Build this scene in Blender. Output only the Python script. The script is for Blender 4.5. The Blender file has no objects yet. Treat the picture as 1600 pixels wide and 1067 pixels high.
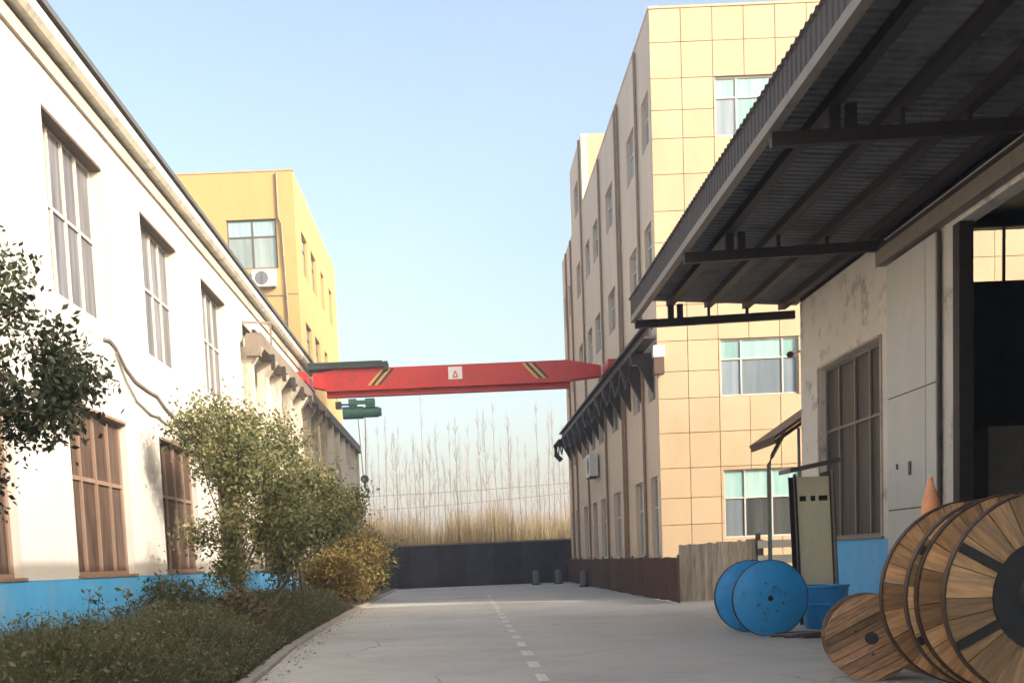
import bpy, math, random
import numpy as np
from mathutils import Vector, Matrix
random.seed(7); rng = np.random.default_rng(7)
S = bpy.context.scene; COL = S.collection
R = math.radians

# ---------------------------------------------------------------- camera
F_PX = 1650.0; EYE = 1.5; PITCH = R(5.0); ROLL = 0.042; VPX, VPY = 720.0, 876.0
cd = bpy.data.cameras.new('camera'); cam = bpy.data.objects.new('camera', cd); COL.objects.link(cam)
rt = Vector((1, 0, 0)); up = Vector((0, math.sin(PITCH), math.cos(PITCH))); fw = Vector((0, math.cos(PITCH), -math.sin(PITCH)))
r2 = math.cos(ROLL) * rt - math.sin(ROLL) * up; u2 = math.sin(ROLL) * rt + math.cos(ROLL) * up
M = Matrix((r2, u2, -fw)).transposed().to_4x4(); M.translation = (0, 0, EYE)
cam.matrix_world = M
cd.sensor_width = 36.0; cd.lens = 36.0 * F_PX / 1600.0
ppx = VPX + F_PX * math.tan(PITCH) * math.sin(ROLL); ppy = VPY + F_PX * math.tan(PITCH) * math.cos(ROLL)
cd.shift_x = (800.0 - ppx) / 1600.0; cd.shift_y = (ppy - 533.5) / 1600.0
cd.clip_start = 0.1; cd.clip_end = 2000.0
S.camera = cam

# ---------------------------------------------------------------- sky, sun, exposure
SUN_EL = R(26.0); SUN_AZ = R(57.0)         # light travels towards -X and +Y
w = bpy.data.worlds.new('World'); S.world = w; w.use_nodes = True
nt = w.node_tree; nt.nodes.clear()
sky = nt.nodes.new('ShaderNodeTexSky'); sky.sky_type = 'NISHITA'; sky.sun_disc = False
sky.sun_elevation = SUN_EL; sky.sun_rotation = math.pi - SUN_AZ
sky.altitude = 0; sky.air_density = 1.0; sky.dust_density = 5.0; sky.ozone_density = 1.2
bg = nt.nodes.new('ShaderNodeBackground'); bg.inputs[1].default_value = 0.15
wo = nt.nodes.new('ShaderNodeOutputWorld')
wb = nt.nodes.new('ShaderNodeMix'); wb.data_type = 'RGBA'; wb.blend_type = 'MULTIPLY'; wb.inputs[0].default_value = 1.0
wb.inputs[7].default_value = (1.20, 1.13, 1.0, 1)
nt.links.new(sky.outputs[0], wb.inputs[6]); nt.links.new(wb.outputs[2], bg.inputs[0]); nt.links.new(bg.outputs[0], wo.inputs[0])
sl = bpy.data.lights.new('sun', 'SUN'); sl.energy = 2.0; sl.angle = R(0.55); sl.color = (1.0, 0.945, 0.86)
so = bpy.data.objects.new('sun', sl); COL.objects.link(so)
sd = Vector((-math.sin(SUN_AZ) * math.cos(SUN_EL), math.cos(SUN_AZ) * math.cos(SUN_EL), -math.sin(SUN_EL)))
so.rotation_euler = sd.to_track_quat('-Z', 'Y').to_euler(); so.location = (20, -20, 30)
S.view_settings.view_transform = 'Standard'; S.view_settings.look = 'None'
S.view_settings.gamma = 1.0; S.view_settings.use_curve_mapping = False
S.view_settings.exposure = 1.4

# ---------------------------------------------------------------- materials
MATS = {}
def mat(name, col, rough=0.7, var=0.12, scale=3.0, bump=0.0, bscale=40.0, metal=0.0, spec=0.5, stain=None, stain_amt=0.4, stain_scale=1.2,
        stretch=(1, 1, 1), obj_rand=0.0, island=0.0, coat=0.0, hue=None, stain_lo=0.5, stain_hi=0.68):
    m = bpy.data.materials.new(name); m.use_nodes = True; n = m.node_tree.nodes; l = m.node_tree.links
    b = n['Principled BSDF']; b.inputs['Roughness'].default_value = rough; b.inputs['Metallic'].default_value = metal
    b.inputs['Specular IOR Level'].default_value = spec
    if coat: b.inputs['Coat Weight'].default_value = coat; b.inputs['Coat Roughness'].default_value = 0.06
    tc = n.new('ShaderNodeTexCoord'); mp = n.new('ShaderNodeMapping'); mp.inputs['Scale'].default_value = stretch
    l.new(tc.outputs['Object'], mp.inputs[0])
    nz = n.new('ShaderNodeTexNoise'); nz.inputs['Scale'].default_value = scale; nz.inputs['Detail'].default_value = 6; nz.inputs['Roughness'].default_value = 0.65
    l.new(mp.outputs[0], nz.inputs['Vector'])
    rp = n.new('ShaderNodeValToRGB'); e = rp.color_ramp.elements
    c = Vector(col[:3]); c2 = Vector(hue[:3]) if hue else c
    e[0].position = 0.28; e[1].position = 0.72
    e[0].color = (*(c * (1 - var)), 1); e[1].color = (*(c2 * (1 + var)), 1)
    l.new(nz.outputs[0], rp.inputs[0]); out = rp.outputs[0]
    if stain:
        n2 = n.new('ShaderNodeTexNoise'); n2.inputs['Scale'].default_value = stain_scale; n2.inputs['Detail'].default_value = 8; n2.inputs['Roughness'].default_value = 0.7
        l.new(mp.outputs[0], n2.inputs['Vector'])
        r2_ = n.new('ShaderNodeValToRGB'); r2_.color_ramp.elements[0].position = stain_lo; r2_.color_ramp.elements[1].position = stain_hi
        r2_.color_ramp.elements[0].color = (0, 0, 0, 1); r2_.color_ramp.elements[1].color = (stain_amt,) * 3 + (1,)
        l.new(n2.outputs[0], r2_.inputs[0])
        mx = n.new('ShaderNodeMix'); mx.data_type = 'RGBA'; mx.inputs[7].default_value = (*stain[:3], 1)
        l.new(r2_.outputs[0], mx.inputs[0]); l.new(out, mx.inputs[6]); out = mx.outputs[2]
    if obj_rand or island:
        hs = n.new('ShaderNodeHueSaturation')
        if obj_rand: src = n.new('ShaderNodeObjectInfo').outputs['Random']; amt = obj_rand
        else: src = n.new('ShaderNodeNewGeometry').outputs['Random Per Island']; amt = island
        mr = n.new('ShaderNodeMapRange'); mr.inputs[3].default_value = 1 - amt; mr.inputs[4].default_value = 1 + amt
        l.new(src, mr.inputs[0]); l.new(mr.outputs[0], hs.inputs['Value']); l.new(out, hs.inputs['Color']); out = hs.outputs[0]
    l.new(out, b.inputs['Base Color'])
    if bump:
        n3 = n.new('ShaderNodeTexNoise'); n3.inputs['Scale'].default_value = bscale; n3.inputs['Detail'].default_value = 5
        l.new(mp.outputs[0], n3.inputs['Vector'])
        bp = n.new('ShaderNodeBump'); bp.inputs['Strength'].default_value = bump; bp.inputs['Distance'].default_value = 0.02
        l.new(n3.outputs[0], bp.inputs['Height']); l.new(bp.outputs[0], b.inputs['Normal'])
    MATS[name] = m; return m

def curtain_mat(name, c1, c2, scale, rough=0.5, coat=0.6):
    """pane with a curtain or boards right behind it: vertical folds across X/Y"""
    m = bpy.data.materials.new(name); m.use_nodes = True; n = m.node_tree.nodes; l = m.node_tree.links
    b = n['Principled BSDF']; b.inputs['Roughness'].default_value = rough; b.inputs['Coat Weight'].default_value = coat; b.inputs['Coat Roughness'].default_value = 0.05
    tc = n.new('ShaderNodeTexCoord'); mp = n.new('ShaderNodeMapping'); mp.inputs['Scale'].default_value = (1, 1, 0.06)
    l.new(tc.outputs['Object'], mp.inputs[0])
    nz = n.new('ShaderNodeTexNoise'); nz.inputs['Scale'].default_value = scale; nz.inputs['Detail'].default_value = 4
    l.new(mp.outputs[0], nz.inputs['Vector'])
    rp = n.new('ShaderNodeValToRGB'); rp.color_ramp.elements[0].position = 0.35; rp.color_ramp.elements[1].position = 0.65
    rp.color_ramp.elements[0].color = (*c1, 1); rp.color_ramp.elements[1].color = (*c2, 1)
    l.new(nz.outputs[0], rp.inputs[0])
    hs = n.new('ShaderNodeHueSaturation'); oi = n.new('ShaderNodeObjectInfo'); mr = n.new('ShaderNodeMapRange')
    mr.inputs[3].default_value = 0.75; mr.inputs[4].default_value = 1.2
    l.new(oi.outputs['Random'], mr.inputs[0]); l.new(mr.outputs[0], hs.inputs['Value']); l.new(rp.outputs[0], hs.inputs['Color'])
    l.new(hs.outputs[0], b.inputs['Base Color'])
    MATS[name] = m; return m

def leaf_mat(name, cols, trans=0.25):
    m = bpy.data.materials.new(name); m.use_nodes = True; n = m.node_tree.nodes; l = m.node_tree.links
    b = n['Principled BSDF']; b.inputs['Roughness'].default_value = 0.55; b.inputs['Specular IOR Level'].default_value = 0.3
    g = n.new('ShaderNodeNewGeometry'); rp = n.new('ShaderNodeValToRGB'); e = rp.color_ramp.elements
    e[0].color = (*cols[0], 1); e[1].color = (*cols[-1], 1)
    for i, c in enumerate(cols[1:-1]):
        x = e.new((i + 1) / (len(cols) - 1)); x.color = (*c, 1)
    l.new(g.outputs['Random Per Island'], rp.inputs[0]); l.new(rp.outputs[0], b.inputs['Base Color'])
    t = n.new('ShaderNodeBsdfTranslucent'); l.new(rp.outputs[0], t.inputs[0])
    mx = n.new('ShaderNodeMixShader'); mx.inputs[0].default_value = trans
    l.new(b.outputs[0], mx.inputs[1]); l.new(t.outputs[0], mx.inputs[2]); l.new(mx.outputs[0], n['Material Output'].inputs[0])
    MATS[name] = m; return m

def wood_mat(name, c1, c2, scale=6, stretch=(1, 1, 8), rnd=0.35, rough=0.75):
    m = mat(name, c1, rough, 0.2, scale, 0.3, 14, stretch=stretch, obj_rand=rnd, hue=c2, stain=Vector((c1[0]*0.40, c1[0]*0.33, c1[0]*0.26)), stain_amt=0.65, stain_scale=1.6)
    return m

white_wall = mat('white_wall', (0.58, 0.555, 0.51), 0.85, 0.04, 0.7, 0.12, 30, stain=(0.46, 0.41, 0.34), stain_amt=0.5, stain_scale=1.1, stretch=(1.2, 1.2, 0.12))
blue_dado = mat('blue_paint', (0.08, 0.42, 0.82), 0.55, 0.1, 2.0, 0.1, 25, stain=(0.30, 0.46, 0.62), stain_amt=0.6, stain_scale=1.6, stretch=(1, 1, 0.6))
grey_wall = mat('grey_render', (0.70, 0.655, 0.60), 0.85, 0.07, 1.2, 0.2, 24, stain=(0.16, 0.135, 0.11), stain_amt=0.75, stain_scale=1.9, stain_lo=0.53, stain_hi=0.7)
door_grey = mat('door_grey_paint', (0.56, 0.56, 0.54), 0.5, 0.06, 1.5, 0.06, 20, stain=(0.2, 0.18, 0.15), stain_amt=0.5, stain_scale=2.2, stain_lo=0.6, stain_hi=0.72, stretch=(1, 1, 0.3))
cream_strip = mat('cream_fascia', (0.46, 0.40, 0.34), 0.7, 0.15, 2.0, stain=(0.14, 0.11, 0.09), stain_amt=0.6, stain_scale=3, stretch=(1, 0.2, 1))
gutter_m = mat('gutter_paint', (0.55, 0.54, 0.47), 0.5, 0.12, 2.0, stain=(0.2, 0.17, 0.13), stain_amt=0.6, stain_scale=3)
roof_dark = mat('dark_roof_sheet', (0.09, 0.09, 0.095), 0.6, 0.15, 4)
yellow_r = mat('tan_cladding', (0.465, 0.345, 0.22), 0.6, 0.06, 1.0, 0.03, 30, obj_rand=0.05, stain=(0.38, 0.27, 0.165), stain_amt=0.45, stain_scale=0.8, stretch=(1, 1, 0.4))
joint_m = mat('dark_joint', (0.30, 0.24, 0.17), 0.8, 0.1)
side_m = mat('tan_cladding_shaded_side', (0.66, 0.53, 0.405), 0.65, 0.06, 0.9, 0.05, 30, stain=(0.50, 0.40, 0.31), stain_amt=0.4, stain_scale=0.7, stretch=(1, 1, 0.15))  # shaded-side copy of the tan cladding, base colour lightened to offset the shade
yellow_l = mat('yellow_render', (0.45, 0.30, 0.115), 0.8, 0.07, 0.6, 0.06, 30, stain=(0.33, 0.215, 0.085), stain_amt=0.5, stain_scale=0.6, stretch=(1, 1, 0.3))
pipe_m = mat('brown_pipe', (0.24, 0.165, 0.11), 0.6, 0.2)
frame_w = mat('window_frame_white', (0.50, 0.48, 0.45), 0.4, 0.1)
frame_d = mat('window_frame_dark', (0.10, 0.085, 0.075), 0.45, 0.15)
frame_m = mat('window_frame_grey', (0.21, 0.18, 0.16), 0.5, 0.15)
frame_b = mat('window_frame_brown', (0.27, 0.18, 0.13), 0.6, 0.2, 5, stretch=(1, 1, 0.2))
reveal_shade_m = mat('window_reveal_shade', (0.14, 0.105, 0.08), 0.8, 0.2)  # dark brown that stands in for shadow inside the upper window recesses
glass_gr = curtain_mat('grey_window_glass', (0.075, 0.08, 0.095), (0.18, 0.185, 0.21), 9, 0.5, 0.05)
glass_br = curtain_mat('brown_curtain_glass', (0.04, 0.024, 0.017), (0.125, 0.078, 0.056), 14, 0.6, 0.1)
glass_dk = curtain_mat('dark_window_glass', (0.02, 0.017, 0.016), (0.06, 0.05, 0.045), 12, 0.5, 0.05)
glass_pale = curtain_mat('pale_blue_glass', (0.22, 0.40, 0.40), (0.34, 0.50, 0.50), 5, 0.2, 0.5)
glass_mid = curtain_mat('grey_blue_glass', (0.16, 0.21, 0.25), (0.24, 0.29, 0.33), 4, 0.2, 0.5)
glass_char = curtain_mat('charcoal_glass', (0.06, 0.07, 0.075), (0.10, 0.11, 0.115), 4, 0.15, 1.0)
glass_teal = curtain_mat('green_grey_glass', (0.17, 0.23, 0.23), (0.27, 0.33, 0.32), 4, 0.2, 0.5)
clear_glass = bpy.data.materials.new('clear_glass'); clear_glass.use_nodes = True
_n = clear_glass.node_tree.nodes; _l = clear_glass.node_tree.links
_t = _n.new('ShaderNodeBsdfTransparent'); _g = _n.new('ShaderNodeBsdfGlossy'); _g.inputs['Roughness'].default_value = 0.03
_f = _n.new('ShaderNodeFresnel'); _f.inputs[0].default_value = 1.35; _x = _n.new('ShaderNodeMixShader')
_t.inputs[0].default_value = (0.93, 0.94, 0.93, 1)
_l.new(_f.outputs[0], _x.inputs[0]); _l.new(_t.outputs[0], _x.inputs[1]); _l.new(_g.outputs[0], _x.inputs[2]); _l.new(_x.outputs[0], _n['Material Output'].inputs[0])
canopy_m = mat('canopy_sheet', (0.16, 0.157, 0.16), 0.7, 0.2, 1.5, stain=(0.035, 0.028, 0.024), stain_amt=0.7, stain_scale=1.0)
steel_dk = mat('dark_steel', (0.035, 0.028, 0.028), 0.6, 0.25, 5)
fascia_m = mat('rusty_fascia', (0.055, 0.042, 0.038), 0.65, 0.25, 3, stain=(0.03, 0.024, 0.022), stain_amt=0.7, stain_scale=2)
angle_m = mat('pale_angle_iron', (0.24, 0.205, 0.175), 0.6, 0.2, 3, stain=(0.12, 0.09, 0.07), stain_amt=0.6, stain_scale=3)
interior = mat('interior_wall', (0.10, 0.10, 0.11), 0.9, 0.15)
red_m = mat('crane_red', (0.50, 0.018, 0.016), 0.4, 0.1, 1.2, 0.03, 20, stain=(0.20, 0.03, 0.025), stain_amt=0.6, stain_scale=2.5)
green_m = mat('hoist_green', (0.018, 0.095, 0.08), 0.45, 0.2, 4, stain=(0.03, 0.05, 0.05), stain_amt=0.6, stain_scale=5)
bollard_m = mat('bollard_paint', (0.15, 0.145, 0.145), 0.7, 0.2, 6)
black_m = mat('black_metal', (0.02, 0.02, 0.022), 0.5, 0.2)
top_bar_m = mat('blackish_green_paint', (0.016, 0.03, 0.027), 0.5, 0.2)
ochre_m = mat('ochre_stripe', (0.60, 0.36, 0.10), 0.5, 0.1)
plate_m = mat('white_plate', (0.75, 0.72, 0.68), 0.5, 0.05)
mark_m = mat('red_mark', (0.55, 0.05, 0.03), 0.5, 0.05)
conc_beam = mat('concrete_beam', (0.20, 0.165, 0.135), 0.85, 0.15, 3, 0.15, 25, stain=(0.12, 0.09, 0.07), stain_amt=0.7, stain_scale=2, stretch=(1, 0.4, 1))
pil_m = mat('pilaster_render', (0.56, 0.51, 0.43), 0.85, 0.12, 1.5, stain=(0.17, 0.13, 0.10), stain_amt=0.8, stain_scale=2.2, stretch=(1, 1, 0.2))
navy_m = mat('navy_panel', (0.022, 0.026, 0.042), 0.6, 0.25, 1.5, obj_rand=0.5, stain=(0.065, 0.06, 0.06), stain_amt=0.8, stain_scale=1.1, stain_lo=0.45, stain_hi=0.7)
coping_m = mat('coping_concrete', (0.22, 0.185, 0.155), 0.85, 0.1)
brown_m = mat('brown_fence_sheet', (0.115, 0.065, 0.05), 0.6, 0.2, 2, obj_rand=0.2, stain=(0.05, 0.03, 0.03), stain_amt=0.6, stain_scale=2)
fence_m = wood_mat('weathered_board', (0.27, 0.255, 0.225), (0.36, 0.335, 0.295), 5, (6, 6, 0.6), 0.18)
plank_m = wood_mat('reel_plank', (0.47, 0.265, 0.12), (0.68, 0.43, 0.22), 4, (6, 6, 0.7), 0.5)
plank_old = wood_mat('old_reel_plank', (0.20, 0.11, 0.065), (0.40, 0.235, 0.13), 5, (7, 7, 1.0), 0.5)
rim_m = mat('reel_rim_steel', (0.085, 0.05, 0.035), 0.55, 0.3, 6, metal=0.3)
hub_m = mat('reel_hub_black', (0.026, 0.026, 0.027), 0.55, 0.3, 6)
blue_reel = mat('blue_reel_paint', (0.04, 0.33, 0.72), 0.45, 0.1, 2.5, 0.06, 20, stain=(0.05, 0.14, 0.27), stain_amt=0.85, stain_scale=5, stain_lo=0.53, stain_hi=0.7)
blue_tub = mat('blue_plastic', (0.03, 0.27, 0.60), 0.4, 0.15, 3, stain=(0.03, 0.10, 0.22), stain_amt=0.6, stain_scale=3)
cab_m = mat('cabinet_sheet', (0.66, 0.61, 0.44), 0.45, 0.15, 1.4, 0.04, 14, stain=(0.58, 0.46, 0.16), stain_amt=0.6, stain_scale=1.3, stretch=(1, 1, 0.35))
post_green = mat('green_grey_post', (0.10, 0.16, 0.14), 0.5, 0.2)
shed_m = mat('brown_shed_sheet', (0.085, 0.045, 0.032), 0.6, 0.2, 3)
cone_m = mat('orange_plastic', (0.78, 0.33, 0.15), 0.5, 0.15, 6)
ac_m = mat('ac_casing', (0.68, 0.68, 0.65), 0.45, 0.05)
cable_m = mat('grey_cable', (0.24, 0.21, 0.20), 0.6, 0.2)
bark_m = mat('bark', (0.10, 0.075, 0.055), 0.9, 0.3, 8, 0.4, 30, stretch=(1, 1, 0.3))
poplar_m = mat('pale_bark', (0.25, 0.225, 0.225), 0.9, 0.2, 4, obj_rand=0.25)
concrete = mat('road_concrete', (0.44, 0.43, 0.40), 0.9, 0.10, 0.35, 0.25, 60, stain=(0.34, 0.315, 0.29), stain_amt=0.75, stain_scale=0.22, stain_lo=0.48, stain_hi=0.66)
def add_cracks(m, scale, col, width):
    n = m.node_tree.nodes; l = m.node_tree.links; b = n['Principled BSDF']; src = b.inputs['Base Color'].links[0].from_socket
    tc = n.new('ShaderNodeTexCoord'); nz = n.new('ShaderNodeTexNoise'); nz.inputs['Scale'].default_value = 0.9; nz.inputs['Detail'].default_value = 5
    mxv = n.new('ShaderNodeMix'); mxv.data_type = 'VECTOR'; mxv.inputs[0].default_value = 0.35
    vo = n.new('ShaderNodeTexVoronoi'); vo.feature = 'DISTANCE_TO_EDGE'; vo.inputs['Scale'].default_value = scale
    l.new(tc.outputs['Object'], nz.inputs['Vector']); l.new(tc.outputs['Object'], mxv.inputs[4]); l.new(nz.outputs['Color'], mxv.inputs[5]); l.new(mxv.outputs[1], vo.inputs['Vector'])
    lt = n.new('ShaderNodeMath'); lt.operation = 'LESS_THAN'; lt.inputs[1].default_value = width; l.new(vo.outputs['Distance'], lt.inputs[0])
    n4 = n.new('ShaderNodeTexNoise'); n4.inputs['Scale'].default_value = 0.35; l.new(tc.outputs['Object'], n4.inputs['Vector'])
    mu = n.new('ShaderNodeMath'); mu.operation = 'MULTIPLY'; l.new(lt.outputs[0], mu.inputs[0])
    rp = n.new('ShaderNodeValToRGB'); rp.color_ramp.elements[0].position = 0.45; rp.color_ramp.elements[1].position = 0.6; l.new(n4.outputs[0], rp.inputs[0]); l.new(rp.outputs[0], mu.inputs[1])
    mx = n.new('ShaderNodeMix'); mx.data_type = 'RGBA'; mx.inputs[7].default_value = (*col, 1); l.new(mu.outputs[0], mx.inputs[0]); l.new(src, mx.inputs[6]); l.new(mx.outputs[2], b.inputs['Base Color'])
def add_spots(m, scale, col, lo, hi, amt):
    n = m.node_tree.nodes; l = m.node_tree.links; b = n['Principled BSDF']; src = b.inputs['Base Color'].links[0].from_socket
    tc = n.new('ShaderNodeTexCoord'); nz = n.new('ShaderNodeTexNoise'); nz.inputs['Scale'].default_value = scale; nz.inputs['Detail'].default_value = 8; nz.inputs['Roughness'].default_value = 0.75
    l.new(tc.outputs['Object'], nz.inputs['Vector']); rp = n.new('ShaderNodeValToRGB'); rp.color_ramp.elements[0].position = lo; rp.color_ramp.elements[1].position = hi
    rp.color_ramp.elements[0].color = (0, 0, 0, 1); rp.color_ramp.elements[1].color = (amt, amt, amt, 1); l.new(nz.outputs[0], rp.inputs[0])
    mx = n.new('ShaderNodeMix'); mx.data_type = 'RGBA'; mx.inputs[7].default_value = (*col, 1); l.new(rp.outputs[0], mx.inputs[0]); l.new(src, mx.inputs[6]); l.new(mx.outputs[2], b.inputs['Base Color'])
# spots
add_spots(concrete, 2.4, (0.27, 0.25, 0.225), 0.52, 0.75, 0.7); add_spots(concrete, 0.6, (0.52, 0.49, 0.43), 0.5, 0.68, 0.5)
add_spots(blue_dado, 5.0, (0.30, 0.36, 0.40), 0.56, 0.72, 0.7); add_spots(red_m, 6.0, (0.17, 0.03, 0.025), 0.55, 0.75, 0.6)
add_spots(navy_m, 0.9, (0.055, 0.045, 0.04), 0.5, 0.66, 0.8); add_spots(blue_reel, 9.0, (0.20, 0.26, 0.32), 0.62, 0.72, 0.7)
add_cracks(concrete, 0.32, (0.27, 0.255, 0.235), 0.0035)
paint_m = mat('road_paint', (0.66, 0.64, 0.56), 0.8, 0.1, 6, stain=(0.36, 0.34, 0.31), stain_amt=0.7, stain_scale=7, stain_lo=0.45, stain_hi=0.62)
kerb_m = mat('kerb_concrete', (0.34, 0.31, 0.27), 0.9, 0.12, 3, 0.2, 40, stain=(0.15, 0.125, 0.095), stain_amt=0.8, stain_scale=3)
soil_m = mat('verge_soil', (0.11, 0.085, 0.055), 0.95, 0.3, 3, 0.4, 30)
field_m = mat('field_earth', (0.24, 0.19, 0.12), 0.95, 0.25, 0.2, 0.2, 10, stain=(0.15, 0.15, 0.07), stain_amt=0.6, stain_scale=0.1)
leaf_dark = leaf_mat('dark_green_leaves', [(0.03, 0.045, 0.025), (0.055, 0.075, 0.04), (0.085, 0.105, 0.06), (0.15, 0.155, 0.11)], 0.2)
leaf_olive = leaf_mat('olive_leaves', [(0.06, 0.08, 0.035), (0.13, 0.15, 0.06), (0.21, 0.21, 0.085), (0.36, 0.31, 0.15)], 0.3)
leaf_yel = leaf_mat('yellowing_leaves', [(0.08, 0.07, 0.025), (0.20, 0.155, 0.045), (0.30, 0.22, 0.06), (0.15, 0.09, 0.035)], 0.3)
grass_m = leaf_mat('grass_leaves', [(0.045, 0.058, 0.028), (0.08, 0.092, 0.042), (0.12, 0.125, 0.06), (0.20, 0.16, 0.10)], 0.2)
weedy_m = leaf_mat('green_weed_leaves', [(0.045, 0.062, 0.03), (0.09, 0.108, 0.05), (0.14, 0.15, 0.075), (0.24, 0.205, 0.13)], 0.25)
weed_m = leaf_mat('brown_weed_leaves', [(0.09, 0.06, 0.04), (0.15, 0.10, 0.065), (0.11, 0.10, 0.045), (0.22, 0.15, 0.09)], 0.2)
reed_m = leaf_mat('dry_reed', [(0.26, 0.185, 0.10), (0.36, 0.27, 0.15), (0.28, 0.24, 0.13), (0.44, 0.35, 0.23)], 0.2)

# ---------------------------------------------------------------- geometry helpers
def loc_of(o):
    v = Vector((0, 0, 0))
    while o: v = v + o.location; o = o.parent
    return v
class MB:
    def __init__(s): s.v = []; s.f = []; s.sm = False
    def add(s, vs, fs):
        k = len(s.v); s.v += [tuple(p) for p in vs]; s.f += [tuple(i + k for i in f) for f in fs]; return s
    def box(s, x0, x1, y0, y1, z0, z1):
        return s.add([(x0,y0,z0),(x1,y0,z0),(x1,y1,z0),(x0,y1,z0),(x0,y0,z1),(x1,y0,z1),(x1,y1,z1),(x0,y1,z1)],
                     [(3,2,1,0),(4,5,6,7),(0,1,5,4),(1,2,6,5),(2,3,7,6),(3,0,4,7)])
    def fbox(s, fr, u0, u1, v0, v1, n0, n1):
        P = [(u0,v0,n0),(u1,v0,n0),(u1,v0,n1),(u0,v0,n1),(u0,v1,n0),(u1,v1,n0),(u1,v1,n1),(u0,v1,n1)]
        return s.add([fr(*p) for p in P], [(3,2,1,0),(4,5,6,7),(0,1,5,4),(1,2,6,5),(2,3,7,6),(3,0,4,7)])
    def bar(s, a, b, wd, ht):
        a = Vector(a); b = Vector(b); d = (b - a).normalized(); q = Vector((0, 0, 1)) if abs(d.z) < 0.9 else Vector((1, 0, 0))
        sx = d.cross(q).normalized(); sy = sx.cross(d).normalized(); vs = []
        for p in (a, b):
            for i, j in ((-1,-1),(1,-1),(1,1),(-1,1)): vs.append(p + sx * (i * wd / 2) + sy * (j * ht / 2))
        return s.add(vs, [(0,1,2,3),(7,6,5,4),(0,4,5,1),(1,5,6,2),(2,6,7,3),(3,7,4,0)])
    def tube(s, pts, rads, n=6, cap=True):
        pts = [Vector(p) for p in pts]
        if not hasattr(rads, '__len__'): rads = [rads] * len(pts)
        k = len(s.v); m = len(pts)
        for i, p in enumerate(pts):
            d = (pts[min(i+1, m-1)] - pts[max(i-1, 0)]).normalized()
            q = Vector((0, 0, 1)) if abs(d.z) < 0.9 else Vector((1, 0, 0))
            a = d.cross(q).normalized(); b = a.cross(d)
            for j in range(n):
                t = 2 * math.pi * j / n; s.v.append(tuple(p + (a * math.cos(t) + b * math.sin(t)) * rads[i]))
        for i in range(m - 1):
            for j in range(n):
                s.f.append((k+i*n+j, k+i*n+(j+1)%n, k+(i+1)*n+(j+1)%n, k+(i+1)*n+j))
        if cap: s.f.append(tuple(k+j for j in range(n))[::-1]); s.f.append(tuple(k+(m-1)*n+j for j in range(n)))
        return s
    def lathe(s, prof, n=32, axis='y', c=(0, 0, 0), close=False):
        """prof: (radius, height along the axis)"""
        k = len(s.v); m = len(prof)
        for r, h in prof:
            for j in range(n):
                t = 2 * math.pi * j / n; a, b = r * math.cos(t), r * math.sin(t)
                s.v.append((c[0]+a, c[1]+h, c[2]+b) if axis == 'y' else (c[0]+a, c[1]+b, c[2]+h))
        rng_ = m if close else m - 1
        for i in range(rng_):
            i2 = (i + 1) % m
            for j in range(n):
                s.f.append((k+i*n+j, k+i*n+(j+1)%n, k+i2*n+(j+1)%n, k+i2*n+j))
        if not close:
            s.f.append(tuple(k+j for j in range(n))[::-1]); s.f.append(tuple(k+(m-1)*n+j for j in range(n)))
        return s
    def mesh(s, name, m, off=Vector((0,0,0))):
        me = bpy.data.meshes.new(name); me.from_pydata([(x-off[0], y-off[1], z-off[2]) for x, y, z in s.v], [], s.f)
        me.materials.append(m)
        import bmesh
        bm = bmesh.new(); bm.from_mesh(me); bmesh.ops.recalc_face_normals(bm, faces=bm.faces); bm.to_mesh(me); bm.free()
        if s.sm:
            me.polygons.foreach_set('use_smooth', [True] * len(me.polygons))
            try: me.set_sharp_from_angle(angle=R(40))
            except Exception: pass
        return me
    def build(s, name, m, parent=None, local=False):
        off = Vector((0,0,0)) if (local or parent is None) else loc_of(parent)
        o = bpy.data.objects.new(name, s.mesh(name, m, off)); COL.objects.link(o); o.parent = parent
        return o
def inst(o, parent, loc=None, rot=None, name=None):
    c = o.copy(); COL.objects.link(c); c.parent = parent
    if loc is not None: c.location = loc
    if rot is not None: c.rotation_euler = rot
    return c
def thing(name, label, cat, loc=(0, 0, 0), rotz=0, group=None):
    o = bpy.data.objects.new(name, None); o.empty_display_size = 0.2; COL.objects.link(o); o.location = loc; o.rotation_euler = (0, 0, rotz)
    return tag(o, label, cat, group)
def tag(o, label=None, cat=None, group=None, kind=None):
    for k, v in (('label', label), ('category', cat), ('group', group), ('kind', kind)):
        if v: o[k] = v
    return o
def bx(name, m, parent, *a): return MB().box(*a).build(name, m, parent)
def copy_tree(o, parent=None, name=None):
    c = o.copy(); COL.objects.link(c); c.parent = parent
    for ch in list(o.children): copy_tree(ch, c)
    return c

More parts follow.
